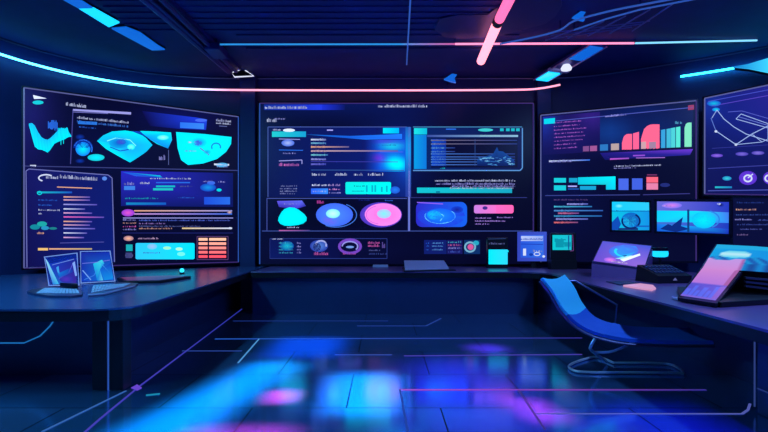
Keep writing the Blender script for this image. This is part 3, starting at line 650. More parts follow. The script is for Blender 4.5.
inlay([(335, 355), (392, 355)], (60, 90, 190), 1)
inlay([(404, 356), (582, 354.5)], (90, 70, 190), 1)
inlay([(400, 390), (706, 390)], (190, 80, 220), 1.5, (60, 50, 150))
inlay([(400, 390), (408, 433)], (30, 70, 180), 1)
inlay([(519, 391), (545, 430)], (60, 50, 140), 1)
inlay([(534, 414), (742, 414), (748, 410), (750, 404)], (90, 100, 190), 1)
inlay([(42, 432), (126, 391)], (60, 110, 190), 1)
inlay([(146, 395.4), (160, 394)], (30, 150, 190), 2)
struct('trim_18', MB().slab([onz(131, 388, .001), onz(137, 384.5, .001), onz(142, 388, .001), onz(137, 390.5, .001)], (0, 0, .003)), 'line', colour=lambda v: (120, 80, 230))

# ------------------------------------------------------------------ wall and ceiling lights
LZ = 4.34
def strip(name, label, pts, colf, r=.019):
    m = MB().tube(pts, r, 8)
    return tag(m.build(name, 'led', colour=colf, smooth=True), label, 'light strip')
pl = catmull([onz(x, y, LZ-.03) for x, y in ((-110, 10), (-50, 36), (0, 54), (40, 66), (80, 75.5), (120, 82.6), (160, 87.2), (200, 89.2), (240, 90), (330, 90.3), (430, 90.3), (515, 89.8), (540, 88.4), (560, 84.8))], 6)
strip('wall_light_strip', 'long light strip above the screens turning from cyan to pink', pl,
      lambda v: mix((70, 200, 255), (128, 74, 92), max(0, min(1, (v.x+4.9)/1.8))))
pr = [p+Vector((-.05, -.05, LZ)) for p in innerR]
pr = [p for p in pr if p.x > 5.38 and p.y > 8.3]
strip('wall_light_strip', 'short cyan light strip on the wall above the right screens', pr, lambda v: (40, 210, 255))
tl = thing('wall_washer_light', 'broad cyan glow lamp on the wall at the upper right edge', 'light', (6.75, 8.5, 4.2))
wl = [at(733, 66.6, 8.86), at(748, 64, 8.68), at(768, 58, 8.4), at(790, 50, 8.1), at(790, 78, 8.1), at(768, 72, 8.4), at(748, 68, 8.68)]
MB().slab(wl, (.05, .06, 0)).build('lens', 'scrb', tl, colour=lambda v: mix((14, 110, 190), (70, 225, 255), max(0, min(1, (v.x-5.95)/.35))))
MB().slab([v+Vector((.051, .061, 0)) for v in wl], (.12, .14, 0)).build('housing', 'black', tl)

t = thing('linear_ceiling_light', 'thin straight ceiling light line running across, cyan then pink then pale cyan', 'light', (1.7, 8.8, 4.5))
za = 4.55
seg = [(216, 44.4), (400, 44.2), (455, 44), (634, 43.2), (635, 43.2), (757, 40.4)]
P = [at(x, y, (za-H)*F/(HY-44)) for x, y in seg]
MB().tube([P[0], P[1], P[2]], .014, 6).build('tube_segment', 'scrb', t, colour=lambda v: mix((36, 130, 205), (190, 84, 150), max(0, min(1, (v.x-.3)/.9))))
MB().tube([P[2], P[3]], .017, 6).build('tube_segment', 'pinkline', t, colour=lambda v: (240, 130, 175))
MB().tube([P[4], P[5]], .015, 6).build('tube_segment', 'pinkline', t, colour=lambda v: (110, 180, 215))
for i in (0, 2, 4, 5): MB().tube([P[i], P[i]+Vector((0, 0, CZ-P[i].z))], .008, 6).build('hanger', 'beam', t)

t = thing('tube_light', 'thick pink tube light hanging from the ceiling in two lengths', 'light', (1.8, 8.4, 4.5))
a, c = at(481, 61, 9.2), at(497.5, 23, 7.55); d_, e_ = at(499.5, 19, 7.4), at(512, -6, 6.6)
MB().tube([a, c], .075, 12).build('tube_segment', 'pinktube', t, smooth=True)
MB().tube([d_, e_], .07, 12).build('tube_segment', 'pinkdim', t, smooth=True)
MB().tube([c, d_], .08, 12).build('coupling', 'black', t, smooth=True)
MB().tube([a+Vector((0, -.3, 0)), (a.x, a.y-.3, CZ-.032)], .012).build('hanger', 'steel', t)
MB().tube([(c+d_)/2, ((c+d_)/2).to_tuple()[:2]+(CZ-.032,)], .012).build('hanger', 'steel', t)

for lab, q, mat in (('dim blue ceiling light panel leaving the top of the picture', [(52, -6), (70, -6), (92.5, 8.2), (78.5, 8.6)], 'paneld'),
                    ('bright cyan ceiling light panel, middle one of the row at upper left', [(79, 9), (93.5, 8.6), (119.5, 23), (109, 27.4)], 'panelb'),
                    ('long blue ceiling light panel reaching furthest back in its row', [(111.5, 29), (126, 27.6), (140, 33), (158, 46), (165, 50), (152, 50.6)], 'paneld')):
    pts = [onz(x, y, CZ-.05) for x, y in q]; mid = sum(pts, Vector())/len(pts)
    t = thing('ceiling_or_fill_panel', lab, 'light', mid, 'blue ceiling panels')
    MB().slab(pts, (0, 0, .02)).build('diffuser', mat, t)
    MB().slab([mid+(p-mid)*1.03+Vector((0, 0, .021)) for p in pts], (0, 0, .029)).build('frame', 'bezel', t)
# unseen fill panels added overhead: row carried on at left, twin at right
for xc, side, hue in ((-4.56, 'left', (.12, .6, 1)), (4.56, 'right', (.2, .42, 1))):
    for i, (y0, y1) in enumerate(((5.0, 6.2), (3.2, 4.4), (1.4, 2.6))):
        t = thing('ceiling_or_fill_panel', ('farthest', 'middle', 'nearest')[i]+f' overhead {"blue" if xc < 0 else "violet"} fill panel added out of view on the {side} side', 'light', (xc, (y0+y1)/2, CZ-.05), 'blue ceiling panels')
        MB().box(xc-.16, y0, CZ-.05, xc+.16, y1, CZ-.03).build('diffuser', 'panelb' if xc < 0 else 'panelv', t)
        MB().box(xc-.18, y0-.02, CZ-.029, xc+.18, y1+.02, CZ).build('frame', 'bezel', t)
        ld = bpy.data.lights.new('fill_lamp', 'AREA'); ld.shape = 'RECTANGLE'; ld.size = .3; ld.size_y = 1.15
        ld.energy = FILL_PANEL_W; ld.color = hue
        lo = bpy.data.objects.new('fill_lamp', ld); COL.objects.link(lo); lo.parent = t; lo.location = (0, 0, -.012)

# added unseen lamps whose floor pools stand in for screen reflections
def added_lamp(label, x, y, sx, sy, rot, col, watts, spread=7):
    t = thing('pool_helper_lamp', label, 'added_lamp', (x, y, CZ-.12), 'added floor pool lamps')
    c, s_ = math.cos(rot), math.sin(rot)
    q = [(x+c*u*sx/2-s_*v*sy/2, y+s_*u*sx/2+c*v*sy/2) for u, v in ((-1, -1), (1, -1), (1, 1), (-1, 1))]
    MB().prism(q, CZ-.1, CZ, .01).build('housing', 'black', t)
    ld = bpy.data.lights.new('pool_lamp', 'AREA'); ld.shape = 'RECTANGLE'; ld.size = sx; ld.size_y = sy
    ld.energy = watts; ld.color = [v for v in lin(col)]; ld.spread = math.radians(spread)
    lo = bpy.data.objects.new('pool_lamp', ld); COL.objects.link(lo); lo.parent = t; lo.rotation_euler = (0, 0, rot)
added_lamp('long cyan added pool lamp left of the middle', -1.38, 4.5, .5, 2.3, -.24, (0, 190, 255), 58)
added_lamp('cyan added pool lamp in the middle', -.18, 4.6, .5, 1.1, 0, (0, 180, 255), 40)
added_lamp('blue added pool lamp nearest the back wall', -.95, 6.42, .8, 1.1, 0, (20, 110, 255), 24)
added_lamp('small pink added pool lamp between the cyan ones', -.88, 4.45, .2, .3, 0, (255, 60, 160), 8, 4)
added_lamp('pink added pool lamp nearest the viewer', -1.0, 3.6, .7, .25, 0, (255, 50, 160), 10, 5)
added_lamp('violet added pool lamp right of the middle', .75, 4.6, .9, 2.2, 0, (110, 40, 255), 34, 14)
added_lamp('pink added pool lamp on the right', 1.2, 4.1, .25, .5, .2, (255, 60, 170), 9, 5)
added_lamp('small violet added pool lamp in front of the back counter', 1.25, 6.3, .3, .4, 0, (150, 60, 235), 5)
added_lamp('deep blue added pool lamp over the right of the floor', 2.0, 3.7, .7, .8, 0, (50, 34, 255), 11, 14)

# cable tray with conduits, upper left
t = thing('cable_tray', 'violet cable tray running along the ceiling to the back wall, upper left', 'cable tray', (-3.1, 8.4, 4.5))
for i, (xa, xb) in enumerate(((-3.3, -2.98), (-3.2, -2.93), (-3.03, -2.84))):
    MB().tube([(xa, 5.5, CZ-.12), (xb, 10.0, CZ-.12)], (.05, .025, .035)[i], 8).build('conduit', 'tray', t, smooth=True)
MB().slab([(-3.36, 5.5, CZ-.06), (-2.98, 5.5, CZ-.06), (-2.78, 10.1, CZ-.06), (-3.0, 10.1, CZ-.06)], (0, 0, .06)).build('tray', 'tray', t)
MB().box(-2.98, 8.6, CZ-.19, -2.72, 9.1, CZ-.06, .02).build('junction_box', 'tray', t)
t = thing('outline_lamp', 'small white outlined lamp at the end of the violet cable tray', 'lamp', at(243, 73, 10.3))
p5 = [at(231.5, 72.5, 10.3), at(243, 68.8, 10.3), at(254, 76, 10.3), at(234.5, 77, 10.3)]
MB().tube(p5, .014, 8, closed=True).build('outline', 'white', t, smooth=True)
MB().slab(p5, (0, .06, 0)).build('body', 'black', t)
MB().tube([p5[1], (p5[1].x, 10.3, CZ)], .01).build('hanger', 'steel', t)

# right track with spotlight
t = thing('track_light', 'slanting ceiling track with blue lit panels and white spot lamp', 'light', (3.3, 9.7, 4.4))
a, c = Vector((3.62, 8.75, 4.58)), Vector((3.12, 10.35, 4.46)); d = (c-a); X_ = Vector((.16, .06, 0))
MB().slab([a-X_, a+X_, c+X_, c-X_], (0, 0, .05)).build('track', 'tray', t)
for f0, f1, mt in ((.04, .36, 'paneld'), (.74, .98, 'panelb')):
    MB().slab([a+d*f0-X_*.8, a+d*f0+X_*.8, a+d*f1+X_*.8, a+d*f1-X_*.8], (0, 0, -.025)).build('light_panel', mt, t)
for sg in (-1, 1): MB().tube([a+X_*sg+Vector((0, 0, -.01)), c+X_*sg+Vector((0, 0, -.01))], .012, 6).build('edge_rail', 'pink', t)
q = a+d*.52; MB().lathe((q.x, q.y, q.z-.12), [(.03, 0), (.09, .02), (.1, .06), (.06, .12)], 16).build('spot_lamp', 'white', t, smooth=True)
q = a+d*.64; MB().slab([q-X_*1.3, q+X_*1.3, q+X_*1.3+d*.04, q-X_*1.3+d*.04], (0, 0, -.04)).build('clamp', 'pale', t)

# truss / gantry, upper right
t = thing('ceiling_truss', 'dark ceiling truss with thin rails at the upper right', 'truss', (3.6, 7.8, 4.5))
zr = 4.5
R1 = [onz(*p, zr) for p in ((500, 44), (535, 37), (560, 30), (574, 21), (606, 12), (640, 5), (700, -6))]
R2 = [onz(*p, zr) for p in ((574, 30), (606, 19), (640, 9.6), (700, -2))]
MB().tube(catmull(R1, 4), .014, 6).build('rail', 'edgeb', t)  # rails are no lamps; their shine is put in as emission
MB().tube(R2, .012, 6).build('rail', 'edgeb', t)
for x in (566, 590, 612, 636, 660):
    f = (x-560)/100; a = onz(x+14, 32-f*26-3, zr+.03); c = onz(x-20-8*f, 41-f*10, zr+.03)
    MB().tube([a, c], .012, 6).build('cross_bar', 'base', t)
for y in (33, 36, 39): MB().tube([onz(548, y, zr+.04), onz(650-3*(y-33), y-12, zr+.04)], .008, 6).build('slat', 'base', t)
for p in (R1[2], R1[-2], R2[0]): MB().tube([p, (p.x, p.y, CZ)], .01, 6).build('hanger', 'beam', t)
for lab, px, py, Y in (('small blue arrowhead spotlight on the ceiling truss', 580, 15.5, 7.5), ('small blue arrowhead spotlight high on the back wall', 451, 78, 10.3)):
    o = at(px, py, Y); s = Y/F
    t = thing('arrow_spotlight', lab, 'light', o)
    pts = [o+Vector((-7*s, 0, -1*s)), o+Vector((1*s, 0, 4.5*s)), o+Vector((6*s, 0, 3.6*s)), o+Vector((3.5*s, 0, 0)), o+Vector((5*s, 0, -4.4*s)), o+Vector((1*s, 0, -3.6*s))]
    MB().slab(pts, (0, .07, 0)).build('lens', 'paneld', t)
    e = o+Vector((0, .07, 0)); MB().tube([e, (e.x, e.y, CZ) if Y < 9 else (e.x, 10.76, e.z)], .014, 6).build('bracket', 'beam', t)

# ducts, slats, conduit on the dark ceiling
dq = [onz(x, y, CZ-.06) for x, y in ((434, 31), (440, 21), (458, 17), (488, 17), (500, 8), (512, -8), (560, -8), (562, 8), (556, 18), (545, 26), (500, 38), (462, 41), (444, 39))]
tag(MB().prism([(p.x, p.y) for p in dq], CZ-.03, CZ, .006).build('duct_cover', 'beam'), 'dark flat duct cover on the ceiling behind the pink tube light', 'duct cover')
for i, y in enumerate((4, 10, 16, 22, 27, 33, 38, 51)):
    p = onz(384, y, CZ-.05)
    tag(MB().box(-4.0 if i < 6 else -2.4, p.y-.03, CZ-.02, 2.2, p.y+.03, CZ-.0, .004).build('ceiling_slat', 'ceil'),
        ('ceiling slat nearest the viewer', 'second ceiling slat from the viewer', 'third ceiling slat from the viewer', 'fourth ceiling slat from the viewer', 'fourth ceiling slat from the back wall',
         'third ceiling slat from the back wall, ahead of the light line', 'second ceiling slat from the back wall', 'ceiling slat nearest the back wall')[i], 'slat', 'dark slats across the ceiling')
tag(MB().tube([(.33, 6.0, CZ-.1), (.42, 9.65, CZ-.1)], .012, 6).build('conduit', 'edgeb'), 'thin blue conduit down the middle of the ceiling', 'conduit')  # no lamp; the blue shine comes from emission in its material

# ------------------------------------------------------------------ things on the back counter
def stand_panel(name, label, cat, px0, px1, pt, pb, Y, tilt=0, frame='bezel', depth=.03, yaw=0):
    """upright flat device resting on the worktop; returns its Empty and a picture surface"""
    x0, x1 = (px0-CX)*Y/F, (px1-CX)*Y/F; A, B = (x0, Y-yaw), (x1, Y+yaw); g = Gfx(A, B)
    t = thing(name, label, cat, ((x0+x1)/2, Y, DZ))
    Q = [g.P(px0, pt), g.P(px1, pt), g.P(px1, pb), g.P(px0, pb)]
    MB().slab(Q, -g.n*depth, .006).build('housing', frame, t)
    return t, g, Q
t, g, Q = stand_panel('desk_monitor', 'blue framed desk monitor standing near the right end of the back counter', 'monitor', 517, 547, 231.5, 261.5, 9.95)
g.L(1); g.rect(517.3, 231.8, 546.7, 261.2, (52, 70, 190), (60, 84, 205)); g.L(2); g.rect(520.5, 235, 543.6, 257.6, (40, 90, 225), (50, 110, 235)); g.L(3); g.rect(521, 236, 543, 241, (190, 205, 255), (150, 175, 250)); g.text(521, 238, 543, 240, (70, 110, 230)); g.line([(521, 244), (543, 244.4)], (30, 60, 190), .8)
g.rect(523, 248.6, 526, 255.6, WH); g.text(533, 249.6, 542, 252, WH); g.ring(537, 254, 3.4, 2, .8, WH); g.ell(531, 254.6, 2, 1.4, (20, 60, 170)); g.ell(543.6, 256.4, 1.4, 1.2, WH); g.build('display', t)
MB().box(Q[0].x+.1, 9.97, DZ, Q[1].x-.1, 10.2, DZ+.015).build('foot', 'black', t); MB().box(2.83, 9.99, DZ, 2.93, 10.03, DZ+.3).build('stand_neck', 'black', t)
t, g, Q = stand_panel('small_monitor', 'small turquoise screen standing beside the blue framed desk monitor', 'monitor', 550.5, 576, 233, 260.5, 9.55, 0, 'black')
g.L(1); g.rect(552.5, 235, 571.5, 250, (10, 205, 215), (30, 190, 215)); g.L(2)
for i in range(7): g.rect(random.uniform(554, 569), random.uniform(237, 247), random.uniform(556, 571), random.uniform(238, 248), (10, 150, 175))
g.rect(568, 235.4, 569.2, 249.6, (20, 90, 150)); g.line([(572.6, 234.6), (573.4, 250.6), (570, 251)], (110, 60, 130), .7); g.build('display', t)
MB().box(Q[0].x, 9.5, DZ, Q[1].x, 9.72, Q[3].z+.01).build('foot', 'black', t)
t, g, Q = stand_panel('light_box', 'glowing turquoise box with a dark top on the back counter', 'light box', 487.5, 508, 237.5, 264.6, 9.9, 0, 'black', .12)
MB().box(Q[3].x, 9.9, DZ, Q[2].x, 10.02, Q[3].z+.01).build('foot', 'black', t)
g.L(1); g.rect(488.5, 249.5, 507.6, 264.4, (0, 220, 240), (40, 205, 245)); g.rect(507.6, 250.4, 508.6, 252, CY); g.build('lit_front', t, 'scrb')
g.L(1); g.text(489, 242.4, 505, 244.4, (110, 120, 170)); g.line([(488, 239), (506, 238.6)], (40, 60, 110), .7); g.build('label_strip', t)
# closed laptop and remote
t = thing('laptop', 'closed lavender laptop lying on the back counter', 'laptop', onz(428, 268, DZ))
q = [onz(405, 270.4, DZ+.02), onz(449, 269.4, DZ+.02), onz(444, 267.2, DZ+.02), onz(404, 267.2, DZ+.02)]
MB().slab([v-Vector((0, 0, .02)) for v in [onz(404, 270.8, DZ+.02), onz(456, 269.6, DZ+.02), onz(447, 267.2, DZ+.02), onz(402, 267.2, DZ+.02)]], (0, 0, .02)).build('base', 'black', t)
lid = [q[0]+Vector((0, 0, .002)), q[1]+Vector((0, 0, .002)), q[2]+Vector((0, 0, .11)), q[3]+Vector((0, 0, .11))]
MB().slab(lid, (0, 0, .02), .004).build('lid', 'pale', t)
tag(MB().box(-.22, 10.1, DZ, .08, 10.2, DZ+.05, .012).build('remote_control', 'pale'), 'tiny pale remote control lying on the back counter', 'remote')

# ------------------------------------------------------------------ things on the right counter
def tilted(name, label, cat, near_l, near_r, up_l, up_r, zl, mat='black', th=.025):
    pass
class Quad:
    """picture surface on any four-cornered sheet, u across, v down"""
    def __init__(s, Q):
        s.Q = [Vector(q) for q in Q]; s.n = (s.Q[1]-s.Q[0]).cross(s.Q[3]-s.Q[0]).normalized()
        if s.n.dot(Vector((0, 0, H))-s.Q[0]) < 0: s.n = -s.n
    def P(s, u, v, off=0):
        a, b_, c, d = s.Q; return (a*(1-u)+b_*u)*(1-v)+(d*(1-u)+c*u)*v+s.n*off
class GQ(Gfx):
    def __init__(s, Q): s.q = Quad(Q); s.n = s.q.n; s.clear()
    def P(s, u, v, off=0): return s.q.P(u/100, v/100, off)

t = thing('touch_display', 'tilted touch display with a violet picture on a wedge base, right counter', 'display', (3.75, 8.2, DZ))
Ya, Yb = 7.75, 8.1
Q = [at(602, 240.5, 8.35), at(652.5, 245.5, 8.05), at(645, 268.5, 7.55), at(592, 261.5, 7.85)]
MB().slab(Q, -Quad(Q).n*.03, .006).build('housing', 'steel', t)
g = GQ(Q); g.L(1); g.poly([(2, 3), (98, 3), (98, 97), (2, 97)], [(90, 90, 220), (70, 90, 225), (150, 110, 225), (110, 80, 215)]); g.build('display', t)
g.L(2); g.ell(50, 42, 28, 30, (30, 160, 235), (70, 100, 225)); g.poly([(30, 30), (45, 10), (70, 12), (78, 30), (60, 60), (40, 66)], [(70, 110, 225), (60, 120, 230), (50, 130, 235), (60, 110, 225), (20, 200, 240), (40, 150, 230)]); g.L(3); g.ring(56, 40, 24, 26, 5, (40, 200, 235), 60, 200); g.poly([(50, 78), (82, 42), (84, 50), (58, 84)], (225, 240, 255)); g.poly([(40, 76), (70, 52), (60, 74)], (150, 225, 245)); g.ell(32, 84, 12, 10, (220, 120, 220), (140, 90, 220)); g.text(36, 86, 66, 92, (240, 220, 250)); g.poly([(50, 60), (60, 56), (56, 70)], (20, 50, 150)); g.build('picture', t, 'scrb')
bl_, br_ = onz(589, 277, DZ), onz(657, 291, DZ)
f = [Q[3], Q[2], Vector((Q[2].x+.05, Q[2].y-.05, DZ)), Vector((Q[3].x-.03, Q[3].y-.05, DZ))]
bk = [Vector((Q[0].x, Q[0].y, DZ)), Vector((Q[1].x, Q[1].y, DZ))]
m = MB(); vs = [m.bm.verts.new(v) for v in (Q[3]-Vector((0, -.01, .03)), Q[2]-Vector((0, -.01, .03)), f[2], f[3], bk[1], bk[0], Q[1]-Vector((0, 0, .06)), Q[0]-Vector((0, 0, .06)))]
for fc in ((0, 1, 2, 3), (4, 5, 3, 2), (0, 7, 6, 1), (7, 5, 4, 6), (0, 3, 5, 7), (1, 6, 4, 2)): m.bm.faces.new([vs[i] for i in fc])
m.build('wedge_base', 'rdesk', t)

t = thing('smart_speaker', 'small round speaker with a glowing turquoise ring on a black stem', 'speaker', (4.55, 8.6, DZ))
c = at(660, 257, 8.6)
MB().lathe((c.x, c.y, DZ), [(.07, 0), (.07, .012), (.02, .03), (.02, c.z-DZ)], 20).build('stem', 'black', t, smooth=True)
MB().lathe(c, [(.08, 0), (.118, .015), (.125, .06), (.118, .1)], 28).build('ring_light', 'panelb', t, smooth=True)
MB().lathe((c.x, c.y, c.z+.1), [(.118, 0), (.122, .05), (.1, .06), (.09, .03)], 28).build('dish', 'bezel', t, smooth=True)

t = thing('desk_phone', 'black desk console with rows of buttons behind the tilted screens', 'desk console', onz(675, 283, DZ))
o = onz(675, 283.5, DZ); hw = .24; dx = Vector((.98, .12, 0)); dy = Vector((-.12, .98, 0))
Pn = lambda u, v, z: o+dx*u+dy*v+Vector((0, 0, z))
m = MB(); vs = [m.bm.verts.new(v) for v in (Pn(-hw, 0, 0), Pn(hw, 0, 0), Pn(hw, .5, 0), Pn(-hw, .5, 0), Pn(-hw, 0, .1), Pn(hw, 0, .1), Pn(hw, .45, .22), Pn(-hw, .45, .22))]
for fc in ((0, 3, 2, 1), (4, 5, 6, 7), (0, 1, 5, 4), (1, 2, 6, 5), (2, 3, 7, 6), (3, 0, 4, 7)): m.bm.faces.new([vs[i] for i in fc])
m.build('body', 'black', t)
for r in range(3):
    for q in range(8):
        u = -.2+q*.053; v = .1+r*.11; z = .1+.12*v/.45
        MB().slab([Pn(u, v, z), Pn(u+.038, v, z), Pn(u+.038, v+.07, z+.0187), Pn(u, v+.07, z+.0187)], (0, 0, .012)).build('button', 'phonekey', t)
MB().slab([Pn(-.03, -.006, .04), Pn(.03, -.006, .04), Pn(0, -.006, .075)], (0, .006, 0)).build('emblem', 'edge', t, )

t = tag(MB().slab([onz(623, 286.6, DZ+.001), onz(640, 284.8, DZ+.001), onz(653, 286.4, DZ+.001), onz(656, 289.4, DZ+.001), onz(652, 291, DZ+.001), onz(640, 289.4, DZ+.001)], (0, 0, .02), .005).build('mouse_pad', 'padglow'), 'pale pink leaf shaped mouse pad with added glow near the counter edge', 'pad')  # added emission keeps the pad pink under the blue lamps
tag(MB().slab([onz(606, 282, DZ+.001), onz(628, 281.6, DZ+.001), onz(640, 284, DZ+.001), onz(620, 285.4, DZ+.001)], (0, 0, .012), .003).build('desk_mat', 'panel'), 'dark blue desk mat in front of the tilted touch display', 'mat')

# large curved display on the right
t = thing('curved_display', 'large curved display with a pink and turquoise picture leaning on the right counter', 'display', (3.2, 5.4, DZ))
# profile rows from the front lip up: (left point, right point)
rows = [(onz(677.5, 297.5, .79), onz(717, 303.5, .79)), (at(689, 284, 5.24), at(729, 288.5, 4.98)), (at(700, 269.5, 5.42), at(742, 272, 5.2))]
rowsU = [(at(700, 269.5, 5.42), at(745, 270.5, 5.22), at(792, 274, 5.0)), (at(707.5, 257, 5.56), at(750, 259, 5.38), at(795, 262, 5.18)), (at(716, 244, 5.74), at(756, 246, 5.58), at(798, 249.5, 5.4))]
def sheet(rws, th):
    m = MB(); up = [[m.bm.verts.new(p) for p in r] for r in rws]; fs = []
    for A, B in zip(up, up[1:]):
        for i in range(len(A)-1): fs.append(m.bm.faces.new((A[i], A[i+1], B[i+1], B[i])))
    bmesh.ops.recalc_face_normals(m.bm, faces=fs)
    nrm = fs[0].normal; cam_ = Vector((0, 0, H))-fs[0].calc_center_median()
    bmesh.ops.solidify(m.bm, geom=fs, thickness=th if nrm.dot(cam_) > 0 else -th)
    return m
sheet(rows, .03).build('lower_panel', 'bezel', t); sheet(rowsU, .03).build('upper_panel', 'bezel', t)
def paint_rows(rws, colf, nm, u0, u1, v0, v1):
    vs, fc, cl = [], [], []; C = Vector((0, 0, H)); NU = 30; nr = len(rws)-1
    def pt(u, v):
        k_ = min(int(v*nr), nr-1); f = v*nr-k_
        def row(r):
            n = len(r)-1; j = min(int(u*n), n-1); g_ = u*n-j; return r[j]*(1-g_)+r[j+1]*g_
        return row(rws[k_])*(1-f)+row(rws[k_+1])*f
    n = (pt(.6, .5)-pt(.4, .5)).cross(pt(.5, .6)-pt(.5, .4)).normalized()
    if n.dot(C-pt(.5, .5)) < 0: n = -n
    for j in range(NU+1):
        for i in range(NU+1):
            vs.append(pt(u0+(u1-u0)*i/NU, v0+(v1-v0)*j/NU)+n*.012-world_loc(t)); cl.append(colf(i/NU, j/NU))
    for j in range(NU):
        for i in range(NU): a = j*(NU+1)+i; fc.append((a, a+1, a+NU+2, a+NU+1))
    me = bpy.data.meshes.new(nm); me.from_pydata(vs, [], fc); at_ = me.color_attributes.new('Col', 'FLOAT_COLOR', 'POINT')
    for i, c_ in enumerate(cl): at_.data[i].color = (*lin(c_), 1)
    me.materials.append(M['scr']); o = bpy.data.objects.new(nm, me); COL.objects.link(o); o.parent = t; return o
PINK = (206, 136, 212)
def colL(u, v):
    if v < .52:
        if v < .04 or v > .48: return (120, 96, 215)
        c = min(6, int(u*7)); return ((86, 100, 235) if v < (.3, .42, .24, .38, .3, .44, .2)[c] and (u*7) % 1 > .22 else (84, 74, 205)) if u < .86 else (130, 90, 205)
    return mix((180, 118, 220), PINK, (v-.5)*2) if u < .9 else (170, 96, 170)
def colU(u, v):
    if v < .5 and u < .46 and v < .5-.1*math.sin(u*9):
        return mix(PINK, (190, 150, 225), v*2) if u < .42 else (170, 96, 170)
    if v < .3: return mix((16, 70, 150), (10, 130, 205), .5+.5*math.sin(u*31))
    if v < .5+.08*math.sin(u*14) and u < .75: return mix((20, 80, 170), (20, 150, 215), .5+.5*math.sin(u*40+v*20))
    if ((u-.3)/.2)**2+((v-.66)/.13)**2 < 1: return mix((190, 235, 245), (60, 200, 230), abs(v-.66)*6)
    return mix((14, 160, 225), (20, 140, 225), u) if v < .85 else (30, 170, 225)
paint_rows(rows, colL, 'lower_picture', .05, .94, .04, 1.0); paint_rows(rowsU, colU, 'upper_picture', .025, .98, -.05, .95)
MB().slab([onz(674, 297.5, .775), onz(716.5, 304.5, .775), onz(716.5, 304.5, .775)+Vector((.03, .1, 0)), onz(674, 297.5, .775)+Vector((.03, .1, 0))], (0, 0, -.023), .005).build('front_lip', 'pale', t)
base = [rows[0][0]+Vector((.05, .02, 0)), rows[0][1]+Vector((.05, .02, 0)), Vector((4.3, 4.98, 0)), Vector((4.3, 5.6, 0)), Vector((3.3, 5.85, 0))]
MB().prism([(p.x, p.y) for p in base], DZ, DZ+.05, .01).build('base', 'black', t)
MB().slab([Vector((3.35, 5.75, DZ+.05)), Vector((4.25, 5.45, DZ+.05)), Vector((4.2, 5.4, 1.15)), Vector((3.55, 5.62, 1.15))], (.03, .08, 0)).build('rear_support', 'black', t)
for i in range(3): MB().slab([at(746, 277+i*4, 5.1), at(792, 281+i*5, 4.95), at(792, 283+i*5, 4.95), at(746, 279+i*4, 5.1)], (.02, .06, 0)).build('vent_slat', 'steel', t)

# ------------------------------------------------------------------ things on the left desk
def glass_laptop(label, base_px, scr, Yb):
    """base_px: outline of the keyboard slab on the desk; scr: TL TR BR BL of the clear screen"""
    pts = [onz(x, y, DZ+.02) for x, y in base_px]; mid = sum(pts, Vector())/len(pts)
    t = thing('laptop', label, 'laptop', (mid.x, mid.y, DZ), 'clear laptops on the left desk')
    MB().slab([p-Vector((0, 0, .02)) for p in pts], (0, 0, .022), .004).build('base', 'steel', t)
    Qs = [at(x, y, Yb) for x, y in scr]
    scn = MB().slab(Qs, (0, .015, 0)).build('screen', 'glass', t)
    MB().tube(Qs, .008, 6, closed=True).build('screen_rim', 'rim', scn)
    g = GQ(Qs); g.disp = scn; g.n = Vector((0, -1, 0)); g.q.n = g.n
    return t, g, pts
def keyboard(t, A, B, C, D, rows_, cols_):
    m = MB()
    for r in range(rows_):
        for c in range(cols_):
            f = lambda u, v: (A*(1-u)+B*u)*(1-v)+(D*(1-u)+C*u)*v
            u0, u1, v0, v1 = c/cols_+.006, (c+1)/cols_-.012, r/rows_+.02, (r+1)/rows_-.05
            m.slab([f(u0, v0), f(u1, v0), f(u1, v1), f(u0, v1)], (0, 0, .008))
    m.build('keyboard', 'keys', t)
disc = [(27, 291.5), (33, 289), (45, 287.6), (62, 287.6), (78, 288), (83, 291), (82, 294.6), (70, 296), (48, 295.6), (34, 293.8)]
t, g, pts = glass_laptop('clear blue laptop with oval keyboard base, nearer of two on left desk', disc, [(44.5, 257), (77, 253), (79, 285), (49, 285.5)], 6.3)
z = DZ+.023
MB().slab([onz(60, 286.9, z), onz(72, 288.6, z), onz(78, 288.4, z), onz(77, 287.4, z)], (0, 0, .05)).build('hinge_block', 'black', t)
keyboard(t, onz(36, 293.4, z), onz(80, 293.6, z), onz(77, 289.4, z), onz(45, 288.4, z), 4, 12)
g.L(1); g.poly([(10, 25), (94, 14), (92, 95), (14, 96)], [(20, 60, 190), (24, 40, 150), (60, 40, 160), (10, 110, 210)]); g.L(2); g.poly([(2, 4), (10, 20), (34, 96), (14, 97)], [(150, 220, 250), (40, 160, 235), (60, 190, 240), (30, 120, 220)]); g.poly([(32, 40), (40, 35), (40, 62), (34, 56)], (60, 160, 240)); g.poly([(84, 30), (92, 25), (96, 70), (90, 72)], (130, 170, 250)); g.line([(36, 78), (70, 60), (86, 30)], (90, 90, 220), 2); g.line([(20, 30), (90, 18)], (110, 150, 240), 2); g.ell(60, 80, 22, 12, (80, 50, 190), (40, 50, 170)); g.poly([(34, 60), (80, 44), (84, 58), (40, 76)], [(20, 120, 220), (20, 60, 180), (30, 50, 170), (20, 90, 200)])
g.build('screen_image', t)
t, g, pts = glass_laptop('clear blue laptop with white edged keyboard, further right of two on left desk', [(88, 295), (104, 293.6), (134, 286), (138, 283.2), (120, 282.2), (92, 284.8), (88, 288)], [(80.5, 251.5), (110, 251), (115, 281), (81, 283)], 6.75)
keyboard(t, onz(91, 293.4, z), onz(124, 287, z), onz(131, 283.6, z), onz(93, 286, z), 4, 12)
m = MB().tube([onz(x, y, DZ+.03) for x, y in ((88, 295), (104, 294), (135, 286))], .01, 6); m.build('base_edge', 'pale', t)
